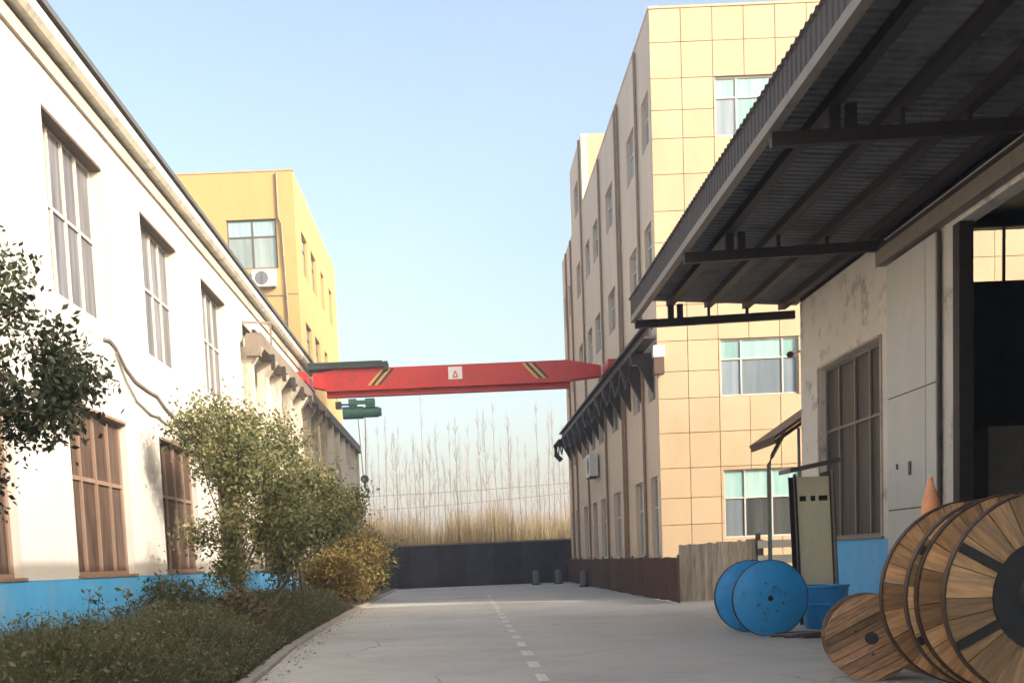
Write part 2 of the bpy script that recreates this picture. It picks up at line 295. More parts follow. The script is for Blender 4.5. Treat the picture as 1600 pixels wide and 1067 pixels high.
def wall_holes(mb, fr, u0, u1, v0, v1, holes, th):
    us = sorted({u0, u1, *[h[0] for h in holes], *[h[1] for h in holes]}); vs = sorted({v0, v1, *[h[2] for h in holes], *[h[3] for h in holes]})
    us = [x for x in us if u0 <= x <= u1]; vs = [x for x in vs if v0 <= x <= v1]
    def solid(i, j):
        if i < 0 or j < 0 or i >= len(us)-1 or j >= len(vs)-1: return False
        cu, cv = (us[i]+us[i+1])/2, (vs[j]+vs[j+1])/2
        return not any(h[0] < cu < h[1] and h[2] < cv < h[3] for h in holes)
    def q(*ps): mb.add([fr(*p) for p in ps], [(0, 1, 2, 3)])
    for i in range(len(us)-1):
        for j in range(len(vs)-1):
            if not solid(i, j): continue
            a, b, c, d = us[i], us[i+1], vs[j], vs[j+1]
            q((a,c,0),(b,c,0),(b,d,0),(a,d,0)); q((a,c,-th),(a,d,-th),(b,d,-th),(b,c,-th))
            if not solid(i-1, j): q((a,c,0),(a,d,0),(a,d,-th),(a,c,-th))
            if not solid(i+1, j): q((b,c,0),(b,c,-th),(b,d,-th),(b,d,0))
            if not solid(i, j-1): q((a,c,0),(a,c,-th),(b,c,-th),(b,c,0))
            if not solid(i, j+1): q((a,d,0),(b,d,0),(b,d,-th),(a,d,-th))

def window(parent, fr, u0, u1, v0, v1, us, vs, fm, gm, depth=0.14, fw_=0.06, mull=0.045, sill=None, sill_m=None, fth=0.06):
    """frame with bars (the window part) and one pane sub-part per light; us, vs are the bar positions; gm(i, j) gives a pane material"""
    f = MB(); n0, n1 = -depth - fth, -depth
    f.fbox(fr, u0, u0+fw_, v0, v1, n0, n1); f.fbox(fr, u1-fw_, u1, v0, v1, n0, n1)
    f.fbox(fr, u0+fw_, u1-fw_, v0, v0+fw_, n0, n1); f.fbox(fr, u0+fw_, u1-fw_, v1-fw_, v1, n0, n1)
    for x in us: f.fbox(fr, x-mull/2, x+mull/2, v0+fw_, v1-fw_, n0+0.004, n1+0.012)
    for y in vs: f.fbox(fr, u0+fw_, u1-fw_, y-mull/2, y+mull/2, n0+0.008, n1+0.006)
    o = f.build('window', fm, parent)
    U = [u0+fw_-0.01] + list(us) + [u1-fw_+0.01]; V = [v0+fw_-0.01] + list(vs) + [v1-fw_+0.01]
    for i in range(len(U)-1):
        for j in range(len(V)-1):
            g = MB().fbox(fr, U[i]+0.003, U[i+1]-0.003, V[j]+0.003, V[j+1]-0.003, n0+0.015, n0+0.03)
            # each pane hangs a hair out of true, as glazing does
            g.build('pane', gm(i, j) if callable(gm) else gm, o)
    if sill:
        MB().fbox(fr, u0-0.08, u1+0.08, v0-0.07, v0-0.002, -depth, sill).build('sill', sill_m or fm, o)
    return o

# ---------------------------------------------------------------- leaves and trees
def leaf_mesh(name, P, size, m, up_bias=0.0, aspect=0.5, jitter=0.35, droop=None):
    """one rhombic leaf per point (N,3)"""
    n = len(P); a = rng.normal(size=(n, 3))
    if droop is not None: a[:, 2] += droop
    a /= np.linalg.norm(a, axis=1)[:, None]
    b = rng.normal(size=(n, 3)); b[:, 2] += up_bias * 0; c = np.cross(a, b); c /= np.linalg.norm(c, axis=1)[:, None]
    sz = size * (1 + jitter * rng.normal(size=(n, 1))).clip(0.4, 2)
    V = np.empty((n, 4, 3)); V[:, 0] = P; V[:, 1] = P + a*sz*0.5 + c*sz*aspect*0.5; V[:, 2] = P + a*sz; V[:, 3] = P + a*sz*0.5 - c*sz*aspect*0.5
    me = bpy.data.meshes.new(name); me.vertices.add(n*4); me.vertices.foreach_set('co', V.reshape(-1))
    me.loops.add(n*4); me.loops.foreach_set('vertex_index', np.arange(n*4, dtype=np.int32))
    me.polygons.add(n); me.polygons.foreach_set('loop_start', np.arange(0, n*4, 4, dtype=np.int32)); me.polygons.foreach_set('loop_total', np.full(n, 4, dtype=np.int32))
    me.materials.append(m); me.update(); me.validate(); return me
def blade_mesh(name, P, H, W, lean, m, base_dir=None):
    """upright blades: base points (N,3), heights (N), widths, lean (N,2) offsets at the tip; 2 segments"""
    n = len(P); t = rng.uniform(0, math.pi, n); d = np.stack([np.cos(t), np.sin(t), 0*t], 1) * W[:, None] * 0.5
    mid = P + np.stack([lean[:, 0]*0.35, lean[:, 1]*0.35, H*0.55], 1); tip = P + np.stack([lean[:, 0], lean[:, 1], H], 1)
    V = np.stack([P-d, P+d, mid+d*0.8, mid-d*0.8, tip], 1).reshape(-1, 3)
    me = bpy.data.meshes.new(name); me.vertices.add(n*5); me.vertices.foreach_set('co', V.reshape(-1))
    base = (np.arange(n)*5)[:, None]; L = np.concatenate([base + np.array([[0,1,2,3]]), base + np.array([[3,2,4]])], 1).reshape(-1).astype(np.int32)
    me.loops.add(n*7); me.loops.foreach_set('vertex_index', L)
    st = np.stack([np.arange(n)*7, np.arange(n)*7+4], 1).reshape(-1).astype(np.int32); tt = np.tile([4, 3], n).astype(np.int32)
    me.polygons.add(n*2); me.polygons.foreach_set('loop_start', st); me.polygons.foreach_set('loop_total', tt)
    me.materials.append(m); me.update(); me.validate(); return me
def link_mesh(name, me, parent=None):
    o = bpy.data.objects.new(name, me); COL.objects.link(o); o.parent = parent; return o
def branches(mb, p, d, length, r, depth, tips, spread=0.6, upb=0.15, kids=(2, 4), segs=4, wig=0.12, n=6, lf=(0.55, 0.8)):
    pts = [Vector(p)]; rads = [r]; d = Vector(d).normalized()
    for i in range(segs):
        d = (d + Vector((random.gauss(0, wig), random.gauss(0, wig), random.gauss(0, wig) + upb*0.15))).normalized()
        pts.append(pts[-1] + d * length / segs); rads.append(r * (1 - 0.55 * (i+1)/segs))
    mb.tube(pts, rads, n, cap=False)
    if depth <= 1:
        for q in pts[1:]: tips.append((q, d))
    if depth == 0: return
    for k in range(random.randint(*kids)):
        i = random.randint(max(1, segs//2), segs) if k else segs
        a = random.uniform(0, 2*math.pi); s = random.gauss(spread, 0.15)
        q = d.orthogonal().normalized(); q2 = d.cross(q)
        nd = (d*math.cos(s) + (q*math.cos(a) + q2*math.sin(a))*math.sin(s) + Vector((0, 0, upb))).normalized()
        branches(mb, pts[i], nd, length*random.uniform(*lf), rads[i]*0.7, depth-1, tips, spread, upb, kids, max(3, segs-1), wig*1.2, max(4, n-1), lf)
def leafy(name, label, cat, loc, stems, m, nleaf, size, scatter, aspect=0.55, depth=3, spread=0.6, upb=0.15, group=None, crown_name='crown', droop=None, filt=None, kids=(2, 4), lf=(0.55, 0.8)):
    t = thing(name, label, cat, loc, group=group); mb = MB(); tips = []; mb.sm = True
    for (dx, dy, dirv, ln, r) in stems: branches(mb, Vector(loc)+Vector((dx, dy, -0.05)), dirv, ln, r, depth, tips, spread, upb, kids, lf=lf)
    mb.build('trunk', bark_m, t)
    T = np.array([p for p, d in tips])
    if filt is not None: T = T[filt(T)]
    P = T[rng.integers(0, len(T), nleaf)] + rng.normal(size=(nleaf, 3)) * scatter - np.array(loc)
    link_mesh(crown_name, leaf_mesh(crown_name, P, size, m, aspect=aspect, droop=droop), t)
    return t

# ================================================================ SETTING
GR = MB().box(-300, 300, -80, 420, -0.5, -0.012).build('ground', field_m); tag(GR, kind='structure')
KERB = [(-2.45, -12), (-2.6, 6), (-2.75, 11), (-2.92, 14.5), (-3.25, 19.4), (-3.42, 24.9), (-3.62, 34.6), (-3.76, 50.9), (-3.8, 62.6)]
vs = []; fs = []
for i, (x, y) in enumerate(KERB): vs += [(x + 0.1, y, 0.0), (9.0, y, 0.0)]
for i in range(len(KERB)-1): fs.append((2*i, 2*i+1, 2*i+3, 2*i+2))
# the slab is a real body, 12 mm proud of the ground
road = MB(); road.add(vs, fs)
road = road.build('road', concrete); tag(road, kind='structure')
dash_y = []; y = 6.1
while y < 46: dash_y.append(y); y += 1.76
d0 = None
for y in dash_y:
    x = 0.97 + 0.0045 * (y - 13)
    if d0 is None: d0 = MB().box(-0.078, 0.078, -0.45, 0.45, 0.0, 0.0025).build('centre_line_dash', paint_m, road, local=True); d0.location = (x, y, 0.004)
    else:
        c = inst(d0, road, (x + random.gauss(0, 0.008), y + random.gauss(0, 0.04), 0.004)); c.scale = (random.uniform(0.85, 1.15), random.uniform(0.85, 1.1), 1)
k = MB()
def at_kerb(y):
    for (x0, y0), (x1, y1) in zip(KERB, KERB[1:]):
        if y0 <= y <= y1: return x0 + (x1-x0)*(y-y0)/(y1-y0)
kerb = thing('kerb', 'low pale concrete kerb between the road and the overgrown verge on the left', 'kerb', (-3.3, 20, 0))
yy = -10.0; ks = []
while yy < 62:
    a, b = at_kerb(yy+0.006), at_kerb(min(yy+0.99, 62.5)); j = random.gauss(0, 0.008)
    MB().add([(a-0.09+j,yy+0.006,-0.1),(a+0.09+j,yy+0.006,-0.1),(b+0.09+j,yy+0.985,-0.1),(b-0.09+j,yy+0.985,-0.1),
              (a-0.09+j,yy+0.006,0.06),(a+0.075+j,yy+0.006,0.05),(b+0.075+j,yy+0.985,0.05),(b-0.09+j,yy+0.985,0.06)],
             [(3,2,1,0),(4,5,6,7),(0,1,5,4),(1,2,6,5),(2,3,7,6),(3,0,4,7)]).build('kerb_stone', kerb_m, kerb)
    yy += 1.0
vs = []; fs = []
for x, y in KERB: vs += [(-8.0, y, 0.05), (x - 0.085, y, 0.06)]
for i in range(len(KERB)-1): fs.append((2*i, 2*i+1, 2*i+3, 2*i+2))
vg = MB(); vg.add(vs, fs); vg = vg.build('verge', soil_m); tag(vg, kind='structure')

# ================================================================ LEFT WHITE WORKSHOP
LX = -6.1
frL = lambda u, v, n: (LX + n, u, v)
LW = thing('workshop_building', 'long white two storey workshop with blue base band and tall windows left of the road', 'workshop', (LX - 6, 20, 0))
up_w = [(16.75 + 4.95*k, 19.5 + 4.95*k) for k in (-1, 0, 1, 2, 3, 4, 5)]
lo_w = [(16.95 + 5.1*k, 19.87 + 5.1*k) for k in (-1, 0, 1, 2, 3, 4, 5)]
up_w = [(a - 0.45, b - 0.45) if i == 0 else (a, b) for i, (a, b) in enumerate(up_w)]
holes = [(a, b, 5.91, 8.7) for a, b in up_w] + [(a, b, 1.48, 4.31) for a, b in lo_w]
mb = MB(); wall_holes(mb, frL, -8, 46, 1.475, 9.3, holes, 0.46); mb.build('wall', white_wall, LW)
MB().fbox(frL, -8, 46, -0.1, 1.47, -0.3, 0.03).build('base_band', blue_dado, LW)
bx('end_wall', white_wall, LW, LX-13, LX-0.3, 45.7, 46, -0.1, 9.3)
bx('end_wall', white_wall, LW, LX-13, LX-0.3, -8, -7.7, -0.1, 9.3)
bx('back_wall', white_wall, LW, LX-13.3, LX-13, -8, 46, -0.1, 9.3)
MB().fbox(frL, -8.1, 46.1, 9.302, 9.52, -0.3, 0.06).build('fascia', cream_strip, LW)
MB().fbox(frL, -8.1, 46.1, 9.522, 9.60, -0.3, 0.03).build('shadow_gap_strip', frame_d, LW)
g = MB(); pr = [(0.0, 9.602), (0.20, 9.602), (0.27, 9.68), (0.28, 9.84), (0.24, 9.84), (0.0, 9.70)]
n = len(pr); vs = [frL(yy, z, nn) for yy in (-8.15, 46.15) for nn, z in pr]
g.add(vs, [tuple(range(n))[::-1], tuple(range(n, 2*n))] + [(i, (i+1) % n, n+(i+1) % n, n+i) for i in range(n)]).build('gutter', gutter_m, LW)
MB().add([(LX+0.33, -8.2, 9.90), (LX+0.33, 46.2, 9.90), (LX-6.5, 46.2, 11.2), (LX-6.5, -8.2, 11.2), (LX-13.6, -8.2, 9.9), (LX-13.6, 46.2, 9.9),
          (LX+0.33, -8.2, 10.0), (LX+0.33, 46.2, 10.0), (LX-6.5, 46.2, 11.3), (LX-6.5, -8.2, 11.3), (LX-13.6, -8.2, 10.0), (LX-13.6, 46.2, 10.0)],
         [(0,1,2,3),(3,2,5,4),(9,8,7,6),(10,11,8,9),(0,6,7,1),(4,5,11,10),(0,3,9,6),(3,4,10,9),(1,7,8,2),(2,8,11,5)]).build('roof', roof_dark, LW)
for a, b in up_w:
    q = (b - a - 0.25) / 4
    w_ = window(LW, frL, a, b, 5.91, 8.7, [a+0.12+q, a+0.12+2*q, a+0.12+3*q], [7.4], frame_w, glass_gr, 0.22, 0.07, 0.055)
    MB().fbox(frL, a+0.002, a+0.03, 5.95, 8.66, -0.21, -0.01).build('jamb_shade_lining', reveal_shade_m, w_)  # dark linings put in to draw the recess shadow at jamb and head
    MB().fbox(frL, a+0.002, b-0.002, 8.665, 8.698, -0.21, -0.01).build('head_shade_lining', reveal_shade_m, w_)
for a, b in lo_w:
    q = (b - a) / 4
    w_ = window(LW, frL, a, b, 1.48, 4.31, [a+q, a+2*q, a+3*q], [3.12], frame_b, glass_br, 0.12, 0.10, 0.07)
    MB().fbox(frL, a+0.002, b-0.002, 4.26, 4.308, -0.11, 0.015).build('head_board', frame_b, w_)
    MB().fbox(frL, a-0.05, b+0.05, 1.476, 1.52, -0.11, 0.05).build('sill', frame_b, w_)
for i in range(7):
    y = 31.2 + i*2.35
    p = MB(); p.fbox(frL, y, y+0.42, 1.475, 7.45, 0.0, 0.28)
    p.add([frL(y, 7.45, 0.0), frL(y+0.42, 7.45, 0.0), frL(y+0.42, 7.45, 0.28), frL(y, 7.45, 0.28), frL(y, 7.92, 0), frL(y+0.42, 7.92, 0), frL(y+0.42, 7.92, 0.62), frL(y, 7.92, 0.62)],
          [(4,5,6,7),(0,1,5,4),(1,2,6,5),(2,3,7,6),(3,0,4,7)])
    p.build('pilaster', pil_m, LW)

# runway of the crane, left
RL = thing('crane_runway', 'weathered concrete and steel crane runway beam on the white workshop wall', 'crane runway', (-5.7, 31, 7.9), group='runways carrying the crane')
MB().box(-5.95, -5.5, 31.3, 46.4, 7.925, 8.32).build('beam', conc_beam, RL)
MB().box(-5.95, -5.5, 46.41, 62.0, 7.925, 8.32).build('beam', steel_dk, RL)
MB().box(-5.78, -5.68, 31.3, 62.0, 8.322, 8.42).build('rail', steel_dk, RL)
MB().box(-5.92, -5.52, 31.0, 31.29, 7.62, 8.2).bar((-6.0, 31.15, 8.6), (-5.2, 31.5, 8.62), 0.06, 0.06).bar((-5.25, 31.45, 8.0), (-5.25, 31.45, 8.62), 0.05, 0.05).build('end_stop', conc_beam, RL)
for i in range(7):
    y = 46.8 + i*2.4
    MB().box(-5.86, -5.6, y, y+0.25, 0.02, 7.92).build('column', pil_m, RL)
for i in range(8):
    y = 32.6 + i*2.0
    MB().box(-5.49, -5.38, y, y+0.18, 7.5, 7.95).build('cable_bracket', steel_dk, RL)
# draped cable on the wall
cpts = [(18.9,5.62),(19.2,5.66),(19.5,5.60),(20.0,5.33),(20.6,5.17),(21.5,5.12),(22.0,5.12),(22.6,4.95),(23.4,4.83),(24.2,4.80),(24.6,4.95),(25.0,4.60),(25.6,4.25),(26.4,4.12),(27.5,4.2)]
c = MB(); c.sm = True; c.tube([frL(y, z, 0.035) for y, z in cpts], 0.028, 6)
c.tube([frL(y, z - 0.1 - 0.35*math.sin(max(0, min(1, (y-19.5)/4))*math.pi), 0.03) for y, z in cpts[2:12]], 0.018, 6)
tag(c.build('wall_cable', cable_m), 'grey cable sagging in loops across the white workshop wall', 'cable')

# ================================================================ LEFT YELLOW BUILDING
YL = thing('yellow_building', 'bright yellow rendered block rising behind the white workshop roof', 'building', (-11.5, 66, 0))
frF = lambda u, v, n: (u, 57.6 - n, v)
frS = lambda u, v, n: (-8.0 + n, u, v)
fh = [(-11.65, -9.0, 17.35, 19.9), (-11.65, -9.0, 12.3, 14.85), (-11.65, -9.0, 7.3, 9.9)]
sh = [(a, b, z, z+2.3) for z in (17.6, 12.7, 7.8) for a, b in ((59.7, 62.0), (63.4, 65.6), (67.7, 69.3), (71.8, 73.5))]
mb = MB(); wall_holes(mb, frF, -15.6, -8.3, -0.1, 22.3, fh, 0.3); wall_holes(mb, frS, 57.6, 76.2, -0.1, 22.3, sh, 0.3); mb.build('wall', yellow_l, YL)
bx('back_wall', yellow_l, YL, -15.6, -8.3, 75.9, 76.2, -0.1, 22.3); bx('side_wall', yellow_l, YL, -15.9, -15.6, 57.6, 76.2, -0.1, 22.3)
bx('roof', roof_dark, YL, -15.6, -8.3, 57.9, 75.9, 21.6, 21.8)
MB().fbox(frF, -15.7, -7.97, 22.302, 22.36, -0.3, 0.03).build('coping', yellow_l, YL)
for a, b, c_, d in fh:
    window(YL, frF, a, b, c_, d, [(a+b)/2 + 0.03], [d-0.88], frame_d, lambda i, j: glass_teal if j == 0 else glass_pale, 0.12, 0.08, 0.08)
for a, b, c_, d in sh:
    window(YL, frS, a, b, c_, d, [(a+b)/2], [d-0.7], frame_d, glass_teal, 0.16, 0.08, 0.07)
p = MB(); p.sm = True; p.tube([(-8.86, 57.52, 22.2), (-8.86, 57.52, 19.9), (-8.72, 57.5, 19.6), (-8.62, 57.5, 15.0), (-8.6, 57.5, 0.2)], 0.06, 6).build('drainpipe', pipe_m, YL)
MB().fbox(frF, -10.6, -8.75, 15.92, 15.98, 0.0, 0.05).fbox(frF, -8.55, -8.0, 15.98, 16.03, 0.0, 0.03).build('string_course', joint_m, YL)
def aircon(name, label, fr, u, v, wd=1.25, ht=0.85, dp=0.38, grp='wall air conditioner units'):
    t = thing(name, label, 'air conditioner', fr(u, v, 0), group=grp)
    MB().fbox(fr, u-wd/2, u+wd/2, v, v+ht, 0.06, dp).build('casing', ac_m, t)
    g = MB(); cu = u - wd*0.1
    for rr in (0.32, 0.22, 0.12):
        N = 20; vs = []
        for j in range(N):
            a = 2*math.pi*j/N
            for r_ in (rr*ht/0.85, (rr-0.05)*ht/0.85): vs.append(fr(cu + r_*math.cos(a), v + ht*0.5 + r_*math.sin(a), dp+0.012))
        g.add(vs, [(2*j, 2*((j+1) % N), 2*((j+1) % N)+1, 2*j+1) for j in range(N)])
    g.fbox(fr, cu-0.02, cu+0.02, v+ht*0.15, v+ht*0.85, dp+0.014, dp+0.024).build('fan_grille', frame_d, t)
    N = 24; q_ = [(cu + 0.36*ht/0.85*math.cos(2*math.pi*j/N), v + ht*0.5 + 0.36*ht/0.85*math.sin(2*math.pi*j/N)) for j in range(N)]
    MB().add([fr(a_, b_, dp+0.001) for a_, b_ in q_] + [fr(a_, b_, dp+0.008) for a_, b_ in q_], [tuple(range(N))[::-1], tuple(range(N, 2*N))] + [(j, (j+1) % N, N+(j+1) % N, N+j) for j in range(N)]).build('fan_shroud', glass_mid, t)
    MB().fbox(fr, u-wd*0.38, u-wd*0.33, v-0.06, v-0.002, 0.0, dp).fbox(fr, u+wd*0.33, u+wd*0.38, v-0.06, v-0.002, 0.0, dp).build('bracket', frame_d, t)
    return t
aircon('air_conditioner', 'white air conditioner unit below the top front window of the bright yellow block', frF, -9.75, 16.35)

# ================================================================ RIGHT TAN BUILDING
RX, RY = 6.5, 34.2
YR = thing('tan_building', 'tall tan office block with square cladding panels and a raised stair tower on the right', 'building', (12, 48, 0))
frf = lambda u, v, n: (u, RY - n, v)
frs = lambda u, v, n: (RX - n, u, v)
H = 18.2
tops = [16.13 - 3.99*k for k in range(4)]
fwin = [(8.5, 11.0, t-1.78, t) for t in tops[:3]] + [(8.55, 11.05, 1.88, 4.05)]
swc = [(34.62, 35.9), (37.45, 39.0), (42.55, 44.5), (47.0, 48.6), (49.9, 51.4), (53.6, 55.2), (57.9, 59.0), (60.2, 61.3)]
swin = [(a, b, t-1.7, t-0.1) for t in tops[:3] for a, b in swc] + [(a, b, 1.38, 4.0) for a, b in swc]
twin = [(53.6, 55.2, 18.4, 19.9)]
mb = MB(); wall_holes(mb, lambda u, v, n: (u, RY - n + 0.05, v), RX+0.06, 22, -0.1, H-0.02, fwin, 0.3); mb.build('wall', joint_m, YR)
mb = MB(); wall_holes(mb, frs, RY+0.047, 51.85, -0.1, H, swin, 0.3); wall_holes(mb, frs, 51.86, 56.85, -0.1, 21.35, swin + twin, 0.3); wall_holes(mb, frs, 56.86, 62.1, -0.1, H, swin, 0.3)
mb.build('side_wall', side_m, YR)
bx('back_wall', side_m, YR, RX+0.3, 22, 61.8, 62.1, -0.1, H); bx('end_wall', side_m, YR, 22, 22.3, RY+0.4, 62.1, -0.1, H)
bx('roof', roof_dark, YR, RX+0.3, 22, RY+0.4, 61.8, 17.3, 17.5)
bx('stair_tower', yellow_r, YR, RX+0.31, RX+6, 51.9, 56.8, 17.52, 21.35)
# cladding panels, every one its own sheet
xs = [RX + 0.002 + 0.975*i for i in range(13)]
zs = [H, 17.2]
for t in tops: zs += [t, t-0.95, t-1.80, t-2.88]
zs = sorted(set(round(z, 3) for z in zs if z > 1.0)) ; zs = [0.0, 1.0] + [z for z in zs if z > 1.5]
gj = 0.010
for i in range(len(xs)-1):
    for j in range(len(zs)-1):
        rects = [(xs[i]+gj, xs[i+1]-gj, zs[j]+gj, zs[j+1]-gj)]
        for (a, b, c_, d) in fwin:
            nr = []
            for (p0, p1, q0, q1) in rects:
                if p1 <= a or p0 >= b or q1 <= c_ or q0 >= d: nr.append((p0, p1, q0, q1)); continue
                if p0 < a: nr.append((p0, a, q0, q1))
                if p1 > b: nr.append((b, p1, q0, q1))
                m0, m1 = max(p0, a), min(p1, b)
                if q0 < c_: nr.append((m0, m1, q0, c_))
                if q1 > d: nr.append((m0, m1, d, q1))
            rects = nr
        for (p0, p1, q0, q1) in rects:
            if p1-p0 > 0.03 and q1-q0 > 0.03:
                MB().fbox(frf, p0, p1, q0, q1, -0.045, random.uniform(-0.003, 0.005)).build('panel', yellow_r, YR)
for a, b, c_, d in fwin[:3]:
    pale_rows = lambda i, j: (glass_mid if i == 0 else glass_pale) if j == 0 else glass_pale
    window(YR, frf, a, b, c_, d, [a+0.68, b-0.5], [d-0.62], frame_w, pale_rows if d > 10 else (lambda i, j: (glass_mid if i != 1 else glass_mid) if j == 0 else glass_pale), 0.08, 0.05, 0.05)
a, b, c_, d = fwin[3]
window(YR, frf, a, b, c_, d, [a+0.68, a+1.55], [d-0.9], frame_w, lambda i, j: (glass_mid, glass_char, glass_char)[i] if j == 0 else glass_pale, 0.08, 0.05, 0.05)
for a, b, c_, d in swin + twin:
    window(YR, frs, a, b, c_, d, [(a+b)/2], [c_ + (d-c_)*0.62], frame_w, lambda i, j: random.choice((glass_pale, glass_mid, glass_mid, glass_char, glass_teal)), 0.13, 0.06, 0.06)
for y in (36.6, 40.6, 41.15, 45.9, 52.3, 57.2, 59.6):
    zt = 21.2 if 51.9 < y < 56.8 else 18.0
    p = MB(); p.sm = True; p.tube([(RX-0.07, y, zt), (RX-0.07, y, 9.0), (RX-0.07, y, 0.1)], 0.055, 6).build('drainpipe', pipe_m, YR)
MB().fbox(frs, RY-0.03, 51.85, H+0.002, H+0.07, -0.3, 0.02).build('coping', side_m, YR)
MB().fbox(lambda u, v, n: (u, RY-n, v), RX+0.31, 20, H+0.002, H+0.07, -0.35, 0.02).build('coping', yellow_r, YR)
aircon('air_conditioner', 'white air conditioner unit on the shaded side of the tan office block', lambda u, v, n: (RX-0.02-n, u, v), 49.3, 5.1, 1.4, 1.0, 0.45)
# runway, right
RR = thing('crane_runway', 'dark steel crane runway beam bracketed along the tan office block', 'crane runway', (6.0, 34, 7.7), group='runways carrying the crane')
MB().box(5.82, 6.18, 32.6, 60.2, 7.95, 8.02).box(5.96, 6.04, 32.6, 60.2, 8.02, 8.33).box(5.82, 6.18, 32.6, 60.2, 8.33, 8.40).build('beam', steel_dk, RR)
MB().box(5.95, 6.05, 32.6, 60.2, 8.402, 8.48).build('rail', steel_dk, RR)
for i in range(12):
    y = 34.9 + i*2.28
    b_ = MB(); b_.box(5.78, 6.49, y, y+0.22, 7.62, 7.945); b_.add([(6.0,y,7.62),(6.0,y+0.22,7.62),(6.49,y,7.62),(6.49,y+0.22,7.62),(6.49,y,6.7),(6.49,y+0.22,6.7)], [(0,1,3,2),(2,3,5,4),(4,5,1,0),(0,2,4),(1,5,3)])
    b_.build('bracket', steel_dk, RR)
    fl = MB(); fl.sm = True
    fl.tube([(5.80, y+0.2+t*0.19, 7.75 - random.uniform(0.5, 0.75)*math.sin(math.pi*t/10)) for t in range(11)], 0.04, 5).build('festoon_cable', black_m, RR)
e_ = MB(); e_.sm = True; e_.tube([(5.8, 59.6, 7.9), (5.6, 60.2, 7.7), (5.62, 60.3, 7.2), (5.9, 60.2, 6.9)], 0.14, 8).build('end_buffer', black_m, RR)
t = thing('junction_box', 'small white box fixed at the corner of the tan office block beside the runway', 'junction box', (6.3, 33.9, 7.7))
MB().box(6.32, 6.68, 33.85, 34.14, 7.62, 7.98).build('casing', ac_m, t); MB().box(6.34, 6.66, 33.87, 34.14, 7.1, 7.615).build('lower_casing', brown_m, t)

# ================================================================ BRIDGE CRANE
CY = 42.0
CR = thing('bridge_crane', 'red overhead bridge crane spanning the road between the two runways', 'crane', (0.2, CY, 8.4))
X0, X1 = -5.45, 5.95
zt, zb = 9.08, 8.30
gd = MB(); d2 = 0.26
prof = [(X0, 8.45), (X0+0.6, zb), (X1-1.6, zb), (X1-0.2, 8.42), (X1-0.2, 8.82), (X1-1.5, zt), (X0+0.9, zt), (X0, 8.95)]
n = len(prof); gd.add([(x, CY-d2, z) for x, z in prof] + [(x, CY+d2, z) for x, z in prof], [tuple(range(n)), tuple(range(n, 2*n))[::-1]] + [(i, (i+1) % n, n+(i+1) % n, n+i) for i in range(n)])
gd.build('girder', red_m, CR)
MB().box(X0+0.5, X1-1.4, CY-0.36, CY+0.36, zb-0.06, zb-0.002).box(X0+0.5, X1-1.4, CY-0.06, CY+0.06, zb-0.22, zb-0.06).box(X0+0.5, X1-1.4, CY-0.2, CY+0.2, zb-0.26, zb-0.22).build('lower_flange', red_m, CR)
for x in (-3.9, -1.9, 1.4, 3.9): MB().box(x-0.02, x+0.02, CY-d2-0.012, CY-d2-0.0015, zb+0.01, zt-0.02).build('web_seam', red_m, CR)
for x in (-5.73, 6.0):
    e_ = MB(); e_.box(x-0.16, x+0.16, CY-1.5, CY+1.5, 8.50, 8.82).build('end_carriage', red_m, CR)
    for yy in (-1.25, 1.25):
        w_ = MB(); w_.sm = True; w_.lathe([(0.17, -0.06), (0.17, 0.06)], 16, 'y'); w_ = w_.build('wheel', black_m, CR, local=True)
        w_.location = Vector((x, CY+yy, 8.60)) - CR.location; w_.rotation_euler = (0, 0, R(90)); w_.scale = (1, 1, 1)
top_bar = MB().box(-5.6, -2.55, CY-0.45, CY+0.3, zt+0.004, zt+0.16).box(-2.68, -2.5, CY-0.5, CY+0.3, zt-0.12, zt+0.2).box(-5.6, -2.7, CY-0.47, CY-0.40, zt+0.16, zt+0.24).build('dark_top_bar', top_bar_m, CR)  # dark green bar along the left top of the girder
def slant(x, dxx, wd, m):
    zz0, zz1 = zb+0.12, zt-0.06
    MB().add([(x-dxx, CY-d2-0.008, zz0), (x-dxx+wd, CY-d2-0.008, zz0), (x+dxx+wd, CY-d2-0.008, zz1), (x+dxx, CY-d2-0.008, zz1),
              (x-dxx, CY-d2-0.002, zz0), (x-dxx+wd, CY-d2-0.002, zz0), (x+dxx+wd, CY-d2-0.002, zz1), (x+dxx, CY-d2-0.002, zz1)],
             [(0,1,2,3),(7,6,5,4),(0,4,5,1),(1,5,6,2),(2,6,7,3),(3,7,4,0)]).build('hazard_stripe', m, CR)
for x, s in ((-3.05, 1), (2.95, -1)):
    for k_ in range(4): slant(x + k_*0.13, 0.28*s, 0.12, ochre_m if k_ % 2 == 0 else black_m)
pl = MB().box(-0.18, 0.36, CY-d2-0.03, CY-d2-0.003, zb+0.22, zt-0.09).build('sign_plate', plate_m, CR)
k_ = MB(); yq = CY-d2-0.036
for (a, b) in (((0.0, 8.6), (0.09, 8.83)), ((0.09, 8.83), (0.18, 8.6)), ((0.0, 8.6), (0.18, 8.6))): k_.bar((a[0], yq, a[1]), (b[0], yq, b[1]), 0.008, 0.045)
k_.build('emblem', mark_m, pl)
HO = thing('electric_hoist', 'green electric hoist with rope and hook under the left end of the red crane', 'hoist', (-3.6, CY-0.1, 7.4))
hb = MB(); hb.sm = True
def xcyl(mb, x0, x1, y, z, r, n=14):
    return mb.tube([(x0, y, z), (x1, y, z)], r, n)
xcyl(hb, -4.35, -3.55, CY-0.1, 7.42, 0.24); hb.build('drum_housing', green_m, HO)
hb = MB(); hb.sm = True; xcyl(hb, -3.54, -2.95, CY-0.1, 7.42, 0.20); xcyl(hb, -2.94, -2.85, CY-0.1, 7.42, 0.16); hb.build('motor', green_m, HO)
